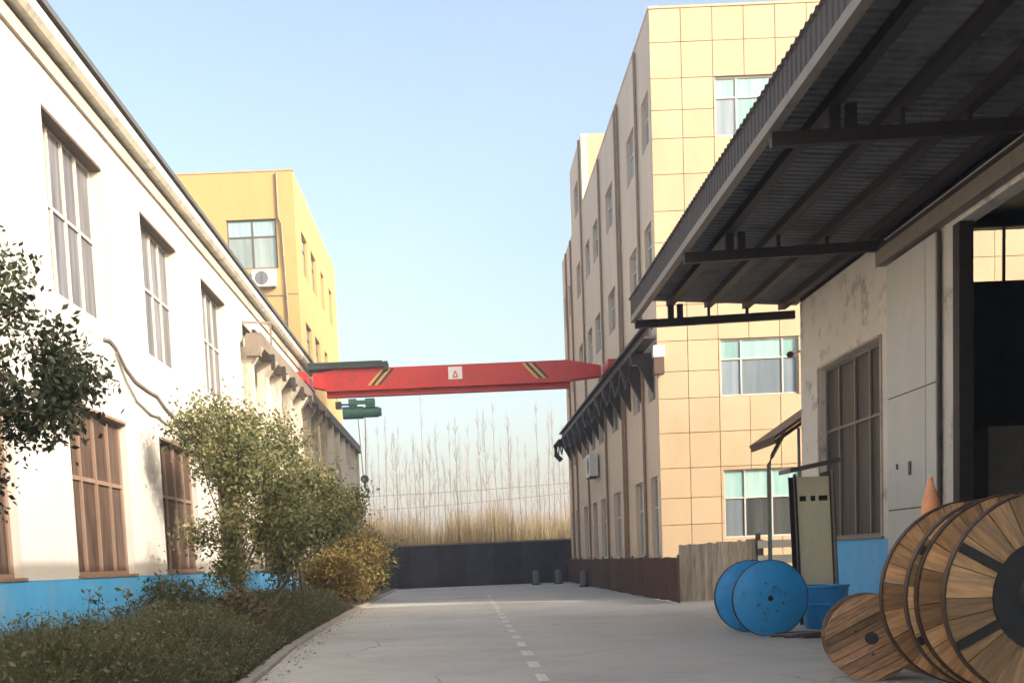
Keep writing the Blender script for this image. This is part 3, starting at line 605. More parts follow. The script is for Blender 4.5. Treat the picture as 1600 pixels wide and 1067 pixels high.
MB().box(-4.1, -3.8, CY-0.3, CY+0.2, 7.6, 7.93).box(-3.45, -3.1, CY-0.3, CY+0.2, 7.6, 7.93).box(-4.1, -3.1, CY-0.34, CY-0.28, 7.7, 7.86).build('trolley', green_m, HO)
MB().box(-4.62, -4.4, CY-0.25, CY+0.1, 7.6, 7.85).box(-4.4, -4.1, CY-0.1, CY-0.04, 7.72, 7.78).build('switch_box', black_m, HO)
rp_ = MB().tube([(-3.78, CY-0.1, 7.2), (-3.68, CY-0.1, 4.95)], 0.02, 5).tube([(-3.5, CY-0.1, 7.2), (-3.58, CY-0.1, 4.95)], 0.02, 5); rp_.build('hoist_rope', cable_m, HO)
hk = MB(); hk.sm = True; hk.tube([(-3.63, CY-0.16, 4.85), (-3.63, CY-0.04, 4.85)], 0.16, 14); hk.tube([(-3.63, CY-0.1, 4.72), (-3.63, CY-0.1, 4.5), (-3.5, CY-0.1, 4.36), (-3.55, CY-0.1, 4.2), (-3.68, CY-0.1, 4.18), (-3.77, CY-0.1, 4.3)], [0.05, 0.05, 0.06, 0.065, 0.055, 0.03], 8)
hk.build('hook_block', black_m, HO)

# ================================================================ RIGHT WORKSHOP WITH CANOPY
WX = 8.6
frW = lambda u, v, n: (WX - n, u, v)
WS = thing('canopy_workshop', 'grey rendered workshop with blue base and a wide dark corrugated canopy on the right', 'workshop', (12, 15, 0))
wh = (21.65, 25.25, 1.65, 5.6); dh = (7.5, 18.45, -0.1, 6.82)
mb = MB(); wall_holes(mb, frW, 18.8, 26.6, 1.6, 7.45, [wh], 0.3); mb.build('wall', grey_wall, WS)
mb = MB(); wall_holes(mb, frW, -14, 7.5, 1.6, 7.45, [], 0.3); mb.build('wall', grey_wall, WS)
MB().fbox(frW, -14, 26.6, 7.452, 7.545, -0.28, -0.02).build('gap_light_block', steel_dk, WS)  # strip added to stop sun leaking between wall top and canopy
for a, b in ((18.8, 26.6), (-14, 7.49)): MB().fbox(frW, a, b, -0.1, 1.598, -0.3, 0.02).build('base_band', blue_dado, WS)
MB().fbox(frW, 7.5, 18.79, 6.82, 7.45, -0.3, 0.0).build('lintel', grey_wall, WS)
MB().fbox(frW, 18.46, 18.79, -0.1, 6.82, -0.3, 0.0).build('door_post', grey_wall, WS)
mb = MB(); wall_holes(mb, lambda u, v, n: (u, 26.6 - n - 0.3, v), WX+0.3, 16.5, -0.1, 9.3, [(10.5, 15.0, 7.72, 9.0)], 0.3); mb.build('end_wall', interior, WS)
ew = MB()
for x in (10.5, 12.05, 13.5, 14.94): ew.box(x, x+0.06, 26.4, 26.46, 7.72, 9.0)
cl_ = ew.build('clerestory_bars', steel_dk, WS)
for k_, x in enumerate((10.56, 12.11, 13.56)): MB().box(x+0.003, (12.05, 13.5, 14.94)[k_]-0.003, 26.425, 26.433, 7.722, 8.998).build('pane', clear_glass, cl_)
bx('end_wall', interior, WS, WX+0.3, 16.5, -14, -13.7, -0.1, 9.3)
bx('back_wall', interior, WS, 16.5, 16.8, -14, 26.6, -0.1, 9.3)
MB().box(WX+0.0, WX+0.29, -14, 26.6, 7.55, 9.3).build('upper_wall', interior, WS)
MB().box(WX+0.0, 16.8, -14, 26.6, 9.302, 9.45).build('hall_roof', roof_dark, WS)
bx('hall_floor', concrete, WS, WX+0.42, 16.5, -13.7, 26.3, -0.01, 0.004)
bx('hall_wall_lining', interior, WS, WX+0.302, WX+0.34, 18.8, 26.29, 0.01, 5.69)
window(WS, frW, *wh, [22.55, 23.4, 24.35], [4.15], frame_m, glass_dk, 0.14, 0.07, 0.06)
MB().fbox(frW, 21.5, 25.4, 1.602, 1.645, -0.1, 0.06).build('window_sill', coping_m, WS)
MB().fbox(frW, 21.62, 25.28, 5.605, 5.66, 0.0, 0.05).fbox(frW, 21.55, 21.62, 1.65, 5.66, 0.0, 0.03).fbox(frW, 25.28, 25.35, 1.65, 5.66, 0.0, 0.03).build('window_surround', cream_strip, WS)
MB().fbox(frW, 18.22, 18.455, 0.0, 6.81, -0.22, 0.02).build('door_jamb', steel_dk, WS)
# sliding door leaf, made of sheets
D = MB().fbox(frW, 18.85, 21.02, 0.06, 6.86, 0.06, 0.10).build('sliding_door', frame_d, WS)
zd = [0.08, 2.13, 4.28, 6.84]
for j in range(3):
    for (a, b) in ((18.87, 19.28), (19.29, 21.0)):
        MB().fbox(frW, a+0.008, b-0.008, zd[j]+0.012, zd[j+1]-0.012, 0.101, 0.128).build('sheet', door_grey, D)
MB().fbox(frW, 19.9, 19.98, 2.75, 3.0, 0.129, 0.16).fbox(frW, 20.5, 20.55, 2.9, 3.0, 0.129, 0.15).build('door_handle', frame_d, D)
MB().fbox(frW, 7.0, 21.3, 6.90, 7.18, 0.02, 0.22).build('door_track_cover', angle_m, WS)
MB().fbox(frW, 7.0, 21.3, 7.182, 7.24, 0.02, 0.26).build('door_track_lip', steel_dk, WS)
# canopy
cs = MB(); Y0, Y1 = -12.0, 27.3; pitch = 0.19; prof = []
yy = Y0
while yy < Y1:
    for dy, dz in ((0, 0), (0.05, 0.0), (0.08, 0.03), (0.13, 0.03), (0.16, 0.0)): prof.append((yy+dy, dz))
    yy += pitch
xe, xi_ = 4.5, 8.75; ze, zi = 7.86, 7.56
N = len(prof); vs = []
for y, dz in prof: vs += [(xe, y, ze+dz), (xi_, y, zi+dz), (xe, y, ze+dz+0.006), (xi_, y, zi+dz+0.006)]
fs = []
for i in range(N-1):
    a, b = 4*i, 4*i+4; fs += [(a, a+1, b+1, b), (a+2, b+2, b+3, a+3), (a, b, b+2, a+2), (a+1, a+3, b+3, b+1)]
cs.add(vs, fs).build('canopy_sheet', canopy_m, WS)
# fascia: corrugated skirt, pale angle iron beneath
fs_ = MB(); vs = []; fq = []
for i, (y, dz) in enumerate(prof): vs += [(4.56-dz*0.5, y, 7.44), (4.56-dz*0.5, y, 7.93), (4.575-dz*0.5, y, 7.44), (4.575-dz*0.5, y, 7.93)]
for i in range(N-1):
    a, b = 4*i, 4*i+4; fq += [(a, b, b+1, a+1), (a+2, a+3, b+3, b+2), (a+1, b+1, b+3, a+3), (a, a+2, b+2, b)]
fs_.add(vs, fq).build('canopy_fascia', fascia_m, WS)
for a, b in ((Y0, -3), (-2.99, 3.0), (3.01, 9.0), (9.01, 15.0), (15.01, 21.0), (21.01, Y1)):
    MB().box(4.54, 4.68, a, b, 7.29, 7.435).build('edge_angle', angle_m, WS)
for x in (5.5, 6.45, 7.4, 8.3):
    z = ze + (zi-ze)*(x-xe)/(xi_-xe)
    MB().box(x-0.09, x+0.09, Y0, Y1-0.2, z-0.17, z-0.004).build('purlin', steel_dk, WS)
for y in (27.0, 21.2, 15.4, 9.6, 3.8, -2.0, -7.8):
    tr = MB(); tr.bar((4.6, y, 7.19), (8.595, y, 7.27), 0.12, 0.19)
    for x in (5.5, 6.45, 7.4):
        z = ze + (zi-ze)*(x-xe)/(xi_-xe); tr.bar((x, y, 7.25), (x, y, z-0.17), 0.06, 0.06)
    for x in (5.5,): tr.box(x-0.07, x+0.07, y-0.05, y+0.05, 7.25, 7.66)
    tr.box(5.66, 5.8, y-0.05, y+0.05, 7.26, 7.64)
    tr.build('truss', steel_dk, WS)
t = thing('security_camera', 'small security camera on the corner of the grey workshop wall', 'security camera', (8.5, 26.62, 6.25))
MB().bar((8.62, 26.6, 6.3), (8.5, 26.75, 6.3), 0.05, 0.05).build('bracket', ac_m, t)
cm = MB(); cm.sm = True; cm.tube([(8.5, 26.75, 6.26), (8.3, 26.45, 6.2)], 0.09, 10).build('housing', ac_m, t)
cm = MB(); cm.sm = True; cm.tube([(8.3, 26.45, 6.2), (8.26, 26.39, 6.19)], 0.075, 10).build('lens', black_m, t)
t = thing('interior_partition', 'grey metal cupboard standing inside the dark doorway of the grey workshop', 'cupboard', (12.9, 24.4, 0))
MB().box(11.95, 13.9, 24.0, 24.8, 0.01, 4.0).build('body', frame_w, t); MB().box(12.76, 12.79, 23.985, 23.998, 0.1, 3.95).box(12.9, 12.94, 23.97, 23.998, 1.4, 1.8).build('door_seam', frame_d, t)

# ================================================================ LEAN-TO
t = thing('lean_to_shelter', 'small brown lean-to roof on a thin post beyond the grey workshop', 'shelter', (8.5, 29, 0))
MB().add([(8.05, 27.0, 4.22), (10.4, 27.0, 5.75), (10.4, 29.3, 5.75), (8.05, 29.3, 4.22), (8.03, 27.0, 4.30), (10.37, 27.0, 5.83), (10.37, 29.3, 5.83), (8.03, 29.3, 4.30)],
         [(0,1,2,3),(7,6,5,4),(0,4,5,1),(1,5,6,2),(2,6,7,3),(3,7,4,0)]).build('roof', shed_m, t)
for y in (27.2, 29.1): MB().bar((8.1, y, 4.17), (10.3, y, 5.6), 0.08, 0.09).build('rafter', shed_m, t)
MB().bar((8.1, 27.1, 4.18), (8.1, 29.25, 4.18), 0.07, 0.1).build('eave_beam', shed_m, t)
p = MB(); p.sm = True; p.tube([(8.5, 29.1, 0), (8.5, 29.1, 3.75), (8.6, 29.1, 4.0), (8.95, 29.1, 4.62)], 0.06, 8).build('post', post_green, t)
p = MB(); p.sm = True; p.tube([(8.75, 27.3, 0), (8.75, 27.3, 4.5)], 0.04, 8).build('rear_post', post_green, t)

# ================================================================ FENCES AND END WALL
BF = thing('sheet_fence', 'low brown metal sheet fence along the foot of the tan office block', 'fence', (6.3, 45, 0))
y = 31.0; pb = None
while y < 61.5:
    if pb is None: pb = MB(); pb.box(-0.02, 0.02, 0.01, 0.90, 0.03, 1.34); [pb.box(-0.045, -0.021, 0.12+0.2*k, 0.2+0.2*k, 0.05, 1.32) for k in range(4)]; pb = pb.build('sheet', brown_m, BF, local=True); pb.location = Vector((6.3, y, 0)) - BF.location
    else: inst(pb, BF, Vector((6.3 + random.gauss(0, 0.006), y, random.gauss(0, 0.012))) - BF.location)
    y += 0.91
po = None
for k in range(12):
    y = 31.0 + k*2.73
    if po is None: po = MB().box(0.025, 0.085, -0.03, 0.03, 0, 1.42).build('post', frame_d, BF, local=True); po.location = Vector((6.3, y, 0)) - BF.location
    else: inst(po, BF, Vector((6.3, y, 0)) - BF.location)
GF = thing('board_fence', 'weathered grey board fence in front of the tan office block', 'fence', (7.7, 31.5, 0))
x = 6.48
while x < 8.75:
    wd = random.uniform(0.11, 0.14)
    MB().box(x, x+wd-0.008, 31.48+random.uniform(-0.01, 0.01), 31.51, 0.02, 1.70+0.03*(x-6.5)+random.uniform(-0.03, 0.03)).build('board', fence_m, GF); x += wd
MB().box(6.46, 8.8, 31.515, 31.57, 0.4, 0.5).box(6.46, 8.8, 31.515, 31.57, 1.3, 1.4).build('rail', fence_m, GF)
MB().box(8.78, 8.9, 31.42, 31.56, 0, 1.95).build('end_post', steel_dk, GF)
WR = thing('rail_barrier', 'white horizontal rail barrier behind the blue reel, beside the grey board fence', 'barrier', (9.0, 30, 0))
for z in (0.35, 0.72, 1.08, 1.5): MB().box(8.42, 10.2, 29.96, 30.02, z, z+0.22).build('rail', ac_m, WR)
for x in (8.5, 10.1): MB().box(x, x+0.08, 30.022, 30.1, 0, 1.75).build('post', frame_d, WR)
EW = thing('boundary_wall', 'dark navy panel wall closing the far end of the road', 'wall', (0, 63.2, 0))
x = -8.0; k_ = 0
while x < 9.5:
    wd = 1.66
    MB().box(x+0.012, x+wd-0.012, 63.05 + random.uniform(-0.012, 0.012), 63.2, -0.05, 2.46).build('panel', navy_m, EW); x += wd; k_ += 1
    MB().box(x-0.05, x+0.05, 62.98, 63.045, -0.05, 2.45).build('post', navy_m, EW)
MB().box(-8.1, 10, 62.95, 63.3, 2.465, 2.56).build('coping', coping_m, EW)
for lb, x, y in (('leftmost of the three short white bollards before the dark end wall', 4.15, 59.0), ('middle one of the three short white bollards before the dark end wall', 5.4, 59.0), ('rightmost of the three short white bollards, close to the brown sheet fence', 5.95, 51.5)):
    t = thing('bollard', lb, 'bollard', (x, y, 0), group='white bollards before the end wall')
    b_ = MB(); b_.sm = True; b_.lathe([(0.17, 0.0), (0.17, 0.70), (0.14, 0.78), (0.05, 0.80)], 14, 'z', (x, y, 0)).build('post', bollard_m, t)
    b_ = MB(); b_.sm = True; b_.lathe([(0.25, 0.0), (0.25, 0.06), (0.19, 0.08)], 14, 'z', (x, y, 0)).build('base', black_m, t)

# ================================================================ CABLE REELS
def ring(mb, r0, r1, y0, y1, n=48): return mb.lathe([(r0, y0), (r1, y0), (r1, y1), (r0, y1)], n, 'y', close=True)
def sector(r0, r1, a0, a1, y0, y1, k=2):
    mb = MB(); vs = []
    for y in (y0, y1):
        for i in range(k+1):
            a = a0 + (a1-a0)*i/k; vs += [(r0*math.cos(a), y, r0*math.sin(a)), (r1*math.cos(a), y, r1*math.sin(a))]
    m_ = 2*(k+1); fs = []
    for i in range(k):
        p = 2*i; fs += [(p, p+1, p+3, p+2), (m_+p, m_+p+2, m_+p+3, m_+p+1), (p+1, m_+p+1, m_+p+3, p+3), (p, p+2, m_+p+2, m_+p)]
    fs += [(0, m_, m_+1, 1), (2*k, 2*k+1, m_+2*k+1, m_+2*k)]
    return mb.add(vs, fs)
def big_reel(label, loc, rz, Rr, width, seed, nsec=22, rot=(0, 0, 0)):
    random.seed(seed)
    t = thing('wooden_cable_reel', label, 'cable reel', loc, rz, 'wooden cable reels by the workshop door')
    for sgn in (-1, 1):
        yo = sgn*width/2
        rim = MB(); rim.sm = True; ring(rim, Rr-0.013, Rr, yo-0.036, yo+0.036); rim = rim.build('flange_rim', rim_m, t, local=True); rim.location = (0, 0, Rr)
        base = random.uniform(0, 1)
        edges = [0]
        for i in range(nsec): edges.append(edges[-1] + random.uniform(0.7, 1.35))
        edges = [base + e/edges[-1]*2*math.pi for e in edges]
        for i in range(nsec):
            j = random.uniform(-0.01, 0.012)
            o = sector(Rr*0.42, Rr-0.02, edges[i]+0.006, edges[i+1]-0.006, yo-0.027+j, yo+0.027+j*0.5).build('plank', plank_m, t, local=True); o.location = (0, 0, Rr)
            # grain runs outwards: turn the mesh so its own z axis is radial
            a = (edges[i]+edges[i+1])/2; rotm = Matrix.Rotation(-(math.pi/2 - a), 4, 'Y'); o.data.transform(rotm.inverted() if False else Matrix.Rotation(a - math.pi/2, 4, 'Y')); o.rotation_euler = (0, math.pi/2 - a, 0)
        hb_ = MB(); hb_.sm = True; hb_.lathe([(Rr*0.54, yo+sgn*0.028), (Rr*0.54, yo+sgn*0.05), (Rr*0.3, yo+sgn*0.06), (Rr*0.28, yo+sgn*0.09), (Rr*0.1, yo+sgn*0.1)], 32)
        hb_ = hb_.build('hub_plate', hub_m, t, local=True); hb_.location = (0, 0, Rr)
        for a in (R(150), R(207), R(30), R(-33), R(92), R(272)):
            p0 = Vector((math.cos(a), 0, math.sin(a)))
            s_ = MB().bar(p0*Rr*0.5 + Vector((0, yo+sgn*0.05, 0)), p0*(Rr-0.02) + Vector((0, yo+sgn*0.05, 0)), 0.025, 0.085).build('spoke', hub_m, t, local=True); s_.location = (0, 0, Rr)
    ns = 26
    for i in range(ns):
        a0, a1 = 2*math.pi*i/ns, 2*math.pi*(i+1)/ns
        o = sector(Rr*0.46, Rr*0.52, a0+0.01, a1-0.01, -width/2+0.055, width/2-0.055, 1).build('drum_slat', plank_m, t, local=True); o.location = (0, 0, Rr)
    random.seed(seed+1)
    return t
big_reel('largest wooden cable reel with steel rim and black hub, nearest at the right edge', (5.34, 9.93, 0), R(1), 0.965, 0.56, 11)
big_reel('second big wooden cable reel tucked right behind the nearest one', (5.26, 10.60, 0), R(1), 0.955, 0.58, 23)
# small old reel with parallel boards
SR = thing('wooden_cable_reel', 'small old dark brown wooden cable reel tucked behind and left of the big ones', 'cable reel', (4.52, 11.78, 0), R(-14), 'wooden cable reels by the workshop door')
r_ = 0.475
for yo in (-0.26, 0.26):
    x = -r_
    while x < r_ - 0.01:
        wd = min(random.uniform(0.075, 0.11), r_-x); pts = []
        def hh(xx): return math.sqrt(max(0.0004, r_*r_ - xx*xx))
        a, b = x+0.004, x+wd-0.004; mdl = (a+b)/2
        P2 = [(a, -hh(a)), (mdl, -hh(mdl)), (b, -hh(b)), (b, hh(b)), (mdl, hh(mdl)), (a, hh(a))]; jj = random.uniform(-0.008, 0.008)
        mb = MB(); mb.add([(p, yo-0.03+jj, q) for p, q in P2] + [(p, yo+0.03+jj, q) for p, q in P2], [tuple(range(6)), tuple(range(6, 12))[::-1]] + [(i, (i+1) % 6, 6+(i+1) % 6, 6+i) for i in range(6)])
        o = mb.build('plank', plank_old, SR, local=True); o.location = (0, 0, r_); o.rotation_euler = (0, R(62), 0); x += wd
for i in range(18):
    o = sector(0.24, 0.275, 2*math.pi*i/18+0.02, 2*math.pi*(i+1)/18-0.02, -0.225, 0.225, 1).build('drum_slat', plank_old, SR, local=True); o.location = (0, 0, r_)
hb_ = MB(); hb_.sm = True; hb_.lathe([(0.07, -0.31), (0.07, 0.31)], 16); o = hb_.build('axle_tube', hub_m, SR, local=True); o.location = (0, 0, r_)
for a in (R(35), R(155), R(275)):
    o = MB().tube([(0.18*math.cos(a), -0.31, 0.18*math.sin(a)), (0.18*math.cos(a), 0.31, 0.18*math.sin(a))], 0.016, 6).build('tie_bolt', hub_m, SR, local=True); o.location = (0, 0, r_)
# blue reel
BR = thing('blue_cable_reel', 'bright blue two-disc cable reel standing on the yard beside the cabinet', 'cable reel', (5.24, 18.62, 0), R(2))
rb = 0.645
for yo in (-0.55, 0.55):
    d_ = MB(); d_.sm = True; d_.lathe([(rb*0.04, yo-0.035), (rb-0.012, yo-0.035), (rb, yo-0.025), (rb, yo+0.025), (rb-0.012, yo+0.035), (rb*0.04, yo+0.035)], 56, close=True)
    o = d_.build('disc', blue_reel, BR, local=True); o.location = (0, 0, rb)
    e_ = MB(); e_.sm = True; ring(e_, rb+0.001, rb+0.012, yo-0.03, yo+0.03, 56); q = e_.build('edge_band', hub_m, o, local=True)
    e_ = MB(); e_.sm = True; ring(e_, rb*0.035, rb*0.075, yo-0.041, yo+0.041, 16); e_.build('bore_ring', hub_m, o, local=True)
    bl = MB()
    for i in range(8):
        a = R(22 + 45*i + random.uniform(-6, 6)); rr = random.choice((0.24, 0.27, 0.2)); cx, cz = rr*math.cos(a), rr*math.sin(a)
        bl.box(cx-0.012, cx+0.012, yo-0.046, yo-0.0355, cz-0.012, cz+0.012)
    bl.build('bolt', hub_m, o, local=True)
d_ = MB(); d_.sm = True; d_.lathe([(0.3, -0.514), (0.3, 0.514)], 32); o = d_.build('drum', blue_reel, BR, local=True); o.location = (0, 0, rb)

# ================================================================ YARD THINGS
t = thing('blue_tub', 'blue open tub on the ground between the blue reel and the wooden reels', 'tub', (6.62, 19.3, 0))
b_ = MB(); b_.sm = True; b_.lathe([(0.33, 0.0), (0.35, 0.03), (0.415, 0.74), (0.44, 0.75), (0.44, 0.79), (0.40, 0.79), (0.39, 0.74), (0.32, 0.06), (0.02, 0.05)], 36, 'z', (6.62, 19.3, 0)).build('body', blue_tub, t)
b_ = MB(); b_.sm = True; b_.lathe([(0.385, 0.42), (0.40, 0.43), (0.40, 0.47), (0.39, 0.48)], 36, 'z', (6.62, 19.3, 0), close=False); b_.build('hoop', blue_tub, t)
CB = thing('metal_cabinet', 'tall tilted yellowish sheet metal cabinet with small slots and a flat top plate', 'cabinet', (6.8, 20.4, 0))
fc = lambda u, v, n: (6.50 + u*1.15 - 0.035*v, 20.3 - n + 0.12*u, v)
MB().fbox(fc, 0.04, 0.60, 0.05, 2.36, -0.03, 0.0).fbox(fc, 0.04, 0.60, 2.46, 2.82, -0.03, 0.0).fbox(fc, 0.04, 0.08, 2.36, 2.46, -0.03, 0.0).fbox(fc, 0.20, 0.27, 2.36, 2.46, -0.03, 0.0).fbox(fc, 0.36, 0.41, 2.36, 2.46, -0.03, 0.0).fbox(fc, 0.57, 0.6, 2.36, 2.46, -0.03, 0.0).build('front_sheet', cab_m, CB)
MB().fbox(fc, 0.605, 0.68, 0.0, 2.92, -0.5, 0.03).build('side_plate', steel_dk, CB)
MB().fbox(fc, 0.0, 0.036, 0.0, 2.88, -0.06, 0.02).build('front_post', steel_dk, CB)
MB().fbox(fc, 0.62, 0.66, 0.0, 2.94, 0.032, 0.05).build('edge_trim', angle_m, CB)
MB().fbox(fc, 0.04, 0.6, 0.05, 2.85, -0.5, -0.47).build('back_sheet', black_m, CB)
tp = MB(); tp.add([(6.28, 20.1, 2.90), (7.22, 20.1, 3.06), (7.22, 20.85, 3.06), (6.28, 20.85, 2.90), (6.28, 20.1, 2.98), (7.22, 20.1, 3.14), (7.22, 20.85, 3.14), (6.28, 20.85, 2.98)], [(0,1,2,3),(7,6,5,4),(0,4,5,1),(1,5,6,2),(2,6,7,3),(3,7,4,0)]).build('top_plate', frame_d, CB)
RD = thing('steel_rods', 'loose bundle of bent steel rods on the ground beside the blue reel', 'steel rods', (5.9, 17.6, 0))
for i in range(9):
    p = MB(); p.sm = True; y = 16.9 + i*0.14 + random.uniform(-0.05, 0.05); x = 5.15 + random.uniform(-0.1, 0.35)
    pts = [(x + q*0.28, y + q*0.05 + random.gauss(0, 0.03), 0.02 + random.uniform(0, 0.03)) for q in range(6)]
    p.tube(pts, 0.014, 5).build('rod', cable_m if i % 2 else rim_m, RD)
BXS = thing('wooden_crate', 'upright wooden crate behind the big wooden reels, under the orange cone', 'crate', (5.45, 12.1, 0))
for k_ in range(8): MB().box(5.18, 5.72, 11.86, 11.885, 0.02+k_*0.19, 0.20+k_*0.19).build('plank', plank_old, BXS)
MB().box(5.19, 5.71, 11.886, 12.4, 0.01, 1.56).build('body', plank_old, BXS)
CN = thing('traffic_cone', 'orange traffic cone poking up behind the rims of the wooden reels', 'traffic cone', (5.37, 12.1, 1.562))
c_ = MB(); c_.sm = True; c_.lathe([(0.14, 0.04), (0.11, 0.22), (0.09, 0.40), (0.035, 0.58), (0.022, 0.66)], 18, 'z', (5.37, 12.1, 1.562)).build('cone', cone_m, CN)
MB().box(5.18, 5.56, 11.91, 12.29, 1.562, 1.60).build('base', cone_m, CN)

# ================================================================ VEGETATION
random.seed(3)
leafy('broadleaf_tree', 'dark green broadleaf tree reaching into the picture at the left edge', 'tree', (-4.52, 7.3, 0.05),
      [(0, 0, (0.04, -0.02, 1), 2.8, 0.06)], leaf_dark, 32000, 0.055, 0.085, 0.5, depth=3, spread=1.05, upb=0.12, kids=(6, 9), lf=(0.3, 0.5))
leafy('small_tree', 'bushy olive green tree close to the white wall, left one of the roadside pair', 'tree', (-4.4, 22.0, 0.05),
      [(-0.1, 0, (-0.12, -0.1, 1), 2.4, 0.06), (0.1, 0.1, (0.13, 0.1, 1), 2.0, 0.06), (0, -0.1, (0.02, -0.2, 1), 1.8, 0.05)], leaf_olive, 24000, 0.082, 0.18, 0.55, depth=3, spread=0.5, upb=0.16, group='small trees on the verge', lf=(0.5, 0.72))
leafy('small_tree', 'darker olive tree near the road, right one of the roadside pair', 'tree', (-4.35, 27.8, 0.05),
      [(-0.1, 0, (-0.14, -0.1, 1), 2.3, 0.06), (0.1, 0.1, (0.10, 0.1, 1), 2.7, 0.06), (0, -0.1, (0.0, -0.15, 1), 2.2, 0.05)], leaf_olive, 22000, 0.088, 0.19, 0.55, depth=3, spread=0.56, upb=0.16, group='small trees on the verge', lf=(0.5, 0.7))
def bush(label, loc, rx, ry, h, m, n, size, ns=14):
    t = thing('bush', label, 'bush', loc, group='bushes along the verge'); mb = MB(); tips = []; mb.sm = True
    for i in range(ns):
        a = random.uniform(0, 2*math.pi); rr = math.sqrt(random.random()); d = Vector((rx*rr*math.cos(a), ry*rr*math.sin(a), h*random.uniform(0.6, 1.05)))
        pts = [Vector(loc) + Vector((d.x*q*(0.4+0.6*q), d.y*q*(0.4+0.6*q), d.z*(1-(1-q)**1.6) - 0.12*h*q**3*rr*2)) for q in (0, .25, .5, .75, 1)]
        mb.tube(pts, [0.02, 0.016, 0.012, 0.008, 0.004], 5, cap=False)
        for q in pts[1:]: tips += [q]*1
        tips += [pts[-1], pts[-2].lerp(pts[-1], 0.5)]
    mb.build('stems', bark_m, t); T = np.array([tuple(p) for p in tips])
    P = T[rng.integers(0, len(T), n)] + rng.normal(size=(n, 3))*np.array([0.17, 0.17, 0.13])*h/1.3 - np.array(loc); P[:, 2] = np.abs(P[:, 2])
    link_mesh('foliage', leaf_mesh('foliage', P, size, m, aspect=0.35), t); return t
bush('tall sunlit yellowing bush at the road edge, past the small trees', (-4.0, 39.5, 0.05), 1.0, 1.0, 2.7, leaf_yel, 13000, 0.15, 22)
bush('yellow green arching bush below and left of the tall sunlit one', (-4.4, 35.5, 0.05), 0.9, 1.0, 1.9, leaf_yel, 10000, 0.14, 18)
bush('dark green bush at the far end of the planted verge', (-3.9, 43.5, 0.05), 0.9, 1.2, 2.6, leaf_olive, 8000, 0.15)
bush('low brownish bush in front of the left small tree', (-4.4, 20.0, 0.05), 0.9, 0.9, 1.0, weed_m, 5000, 0.10)
bush('dark low shrub against the blue base band of the white workshop', (-5.4, 19.6, 0.05), 0.6, 0.9, 1.25, leaf_dark, 4000, 0.10)
# overgrown grass and weeds on the verge
n = 80000
gy = rng.uniform(0, 1, n)**1.5*26 + 7.0
gx0 = np.interp(gy, [k_[1] for k_ in KERB], [k_[0] for k_ in KERB])
gx = -6.0 + (gx0 - 0.12 + 6.0)*rng.uniform(0, 1, n)**0.85
clump = 0.6 + 0.4*np.sin(gx*2.3+1.0)*np.sin(gy*1.1) + 0.25*np.sin(gy*3.7+gx*4.1)
edge = np.clip((gx0 - gx)/0.9, 0.12, 1)
gh = (0.56 + 0.52*rng.uniform(0, 1, n)*clump.clip(0.3, 1.3))*edge**0.7
lean = rng.normal(size=(n, 2))*gh[:, None]*0.38; lean[:, 0] += 0.05*(1-edge)
P = np.stack([gx, gy, np.full(n, 0.04)], 1)
go = link_mesh('verge_grass', blade_mesh('verge_grass', P, gh, rng.uniform(0.008, 0.02, n), lean, grass_m)); tag(go, 'overgrown green grass filling the verge beside the white workshop', 'grass', kind='stuff')
n2 = 120000; i_ = rng.integers(0, n, n2)
P2 = P[i_] + np.stack([lean[i_, 0]*0.6, lean[i_, 1]*0.6, gh[i_]*rng.uniform(0.45, 1.0, n2)], 1)
wo_ = link_mesh('verge_weeds', leaf_mesh('verge_weeds', P2, 0.05, weedy_m, aspect=0.5)); tag(wo_, 'low leafy weeds growing through the verge grass', 'weeds', kind='stuff')
n3 = 24000; gy3 = rng.uniform(12.5, 36, n3); gx3 = np.interp(gy3, [k_[1] for k_ in KERB], [k_[0] for k_ in KERB]) - np.abs(rng.normal(0.6, 0.75, n3)) - 0.1
P3 = np.stack([gx3, gy3, rng.uniform(0.05, 0.62, n3)*np.clip((np.interp(gy3, [k_[1] for k_ in KERB], [k_[0] for k_ in KERB]) - gx3)/0.6, 0.15, 1)], 1)
dw = link_mesh('dry_weeds', leaf_mesh('dry_weeds', P3, 0.09, weed_m, aspect=0.35)); tag(dw, 'brown dry weeds along the kerb in front of the bushes', 'weeds', kind='stuff')
for k_ in range(7):
    y = 13.0 + k_*0.95 + random.uniform(-0.3, 0.3); x = -5.2 + random.uniform(-0.4, 0.5); h = random.uniform(0.95, 1.4)
    t = thing('tall_weed', 'thin tall weed stalk standing up before the blue base band', 'weed', (x, y, 0.05), group='tall weed stalks before the blue band')
    mb = MB(); top = Vector((x+random.uniform(-.1, .1), y, h)); mb.tube([(x, y, 0.05), (x, y, h*0.5), top], [0.009, 0.007, 0.004], 5).build('stalk', bark_m, t)
    q = rng.uniform(0.35, 1, 90); P = np.stack([(top.x-x)*q, 0*q, (h-0.05)*q], 1) + rng.normal(size=(90, 3))*np.array([0.05, 0.05, 0.03])
    link_mesh('leaves', leaf_mesh('leaves', P, 0.07, grass_m), t)

# fallen leaves blown along the kerb and over the near concrete
nf = 900; fy = rng.uniform(9, 40, nf); fx = np.interp(fy, [k_[1] for k_ in KERB], [k_[0] for k_ in KERB]) + 0.12 + rng.exponential(0.22, nf)
fl_ = leaf_mesh('fallen_leaves', np.stack([fx, fy, np.full(nf, 0.012)], 1), 0.055, weed_m, aspect=0.6)
co = np.empty(nf*12); fl_.vertices.foreach_get('co', co); co = co.reshape(-1, 3); co[:, 2] = 0.006 + np.abs(co[:, 2]-0.012)*0.25; fl_.vertices.foreach_set('co', co.reshape(-1)); fl_.update()
tag(link_mesh('fallen_leaves', fl_), 'small dry fallen leaves scattered along the left edge of the road', 'leaves', kind='stuff')

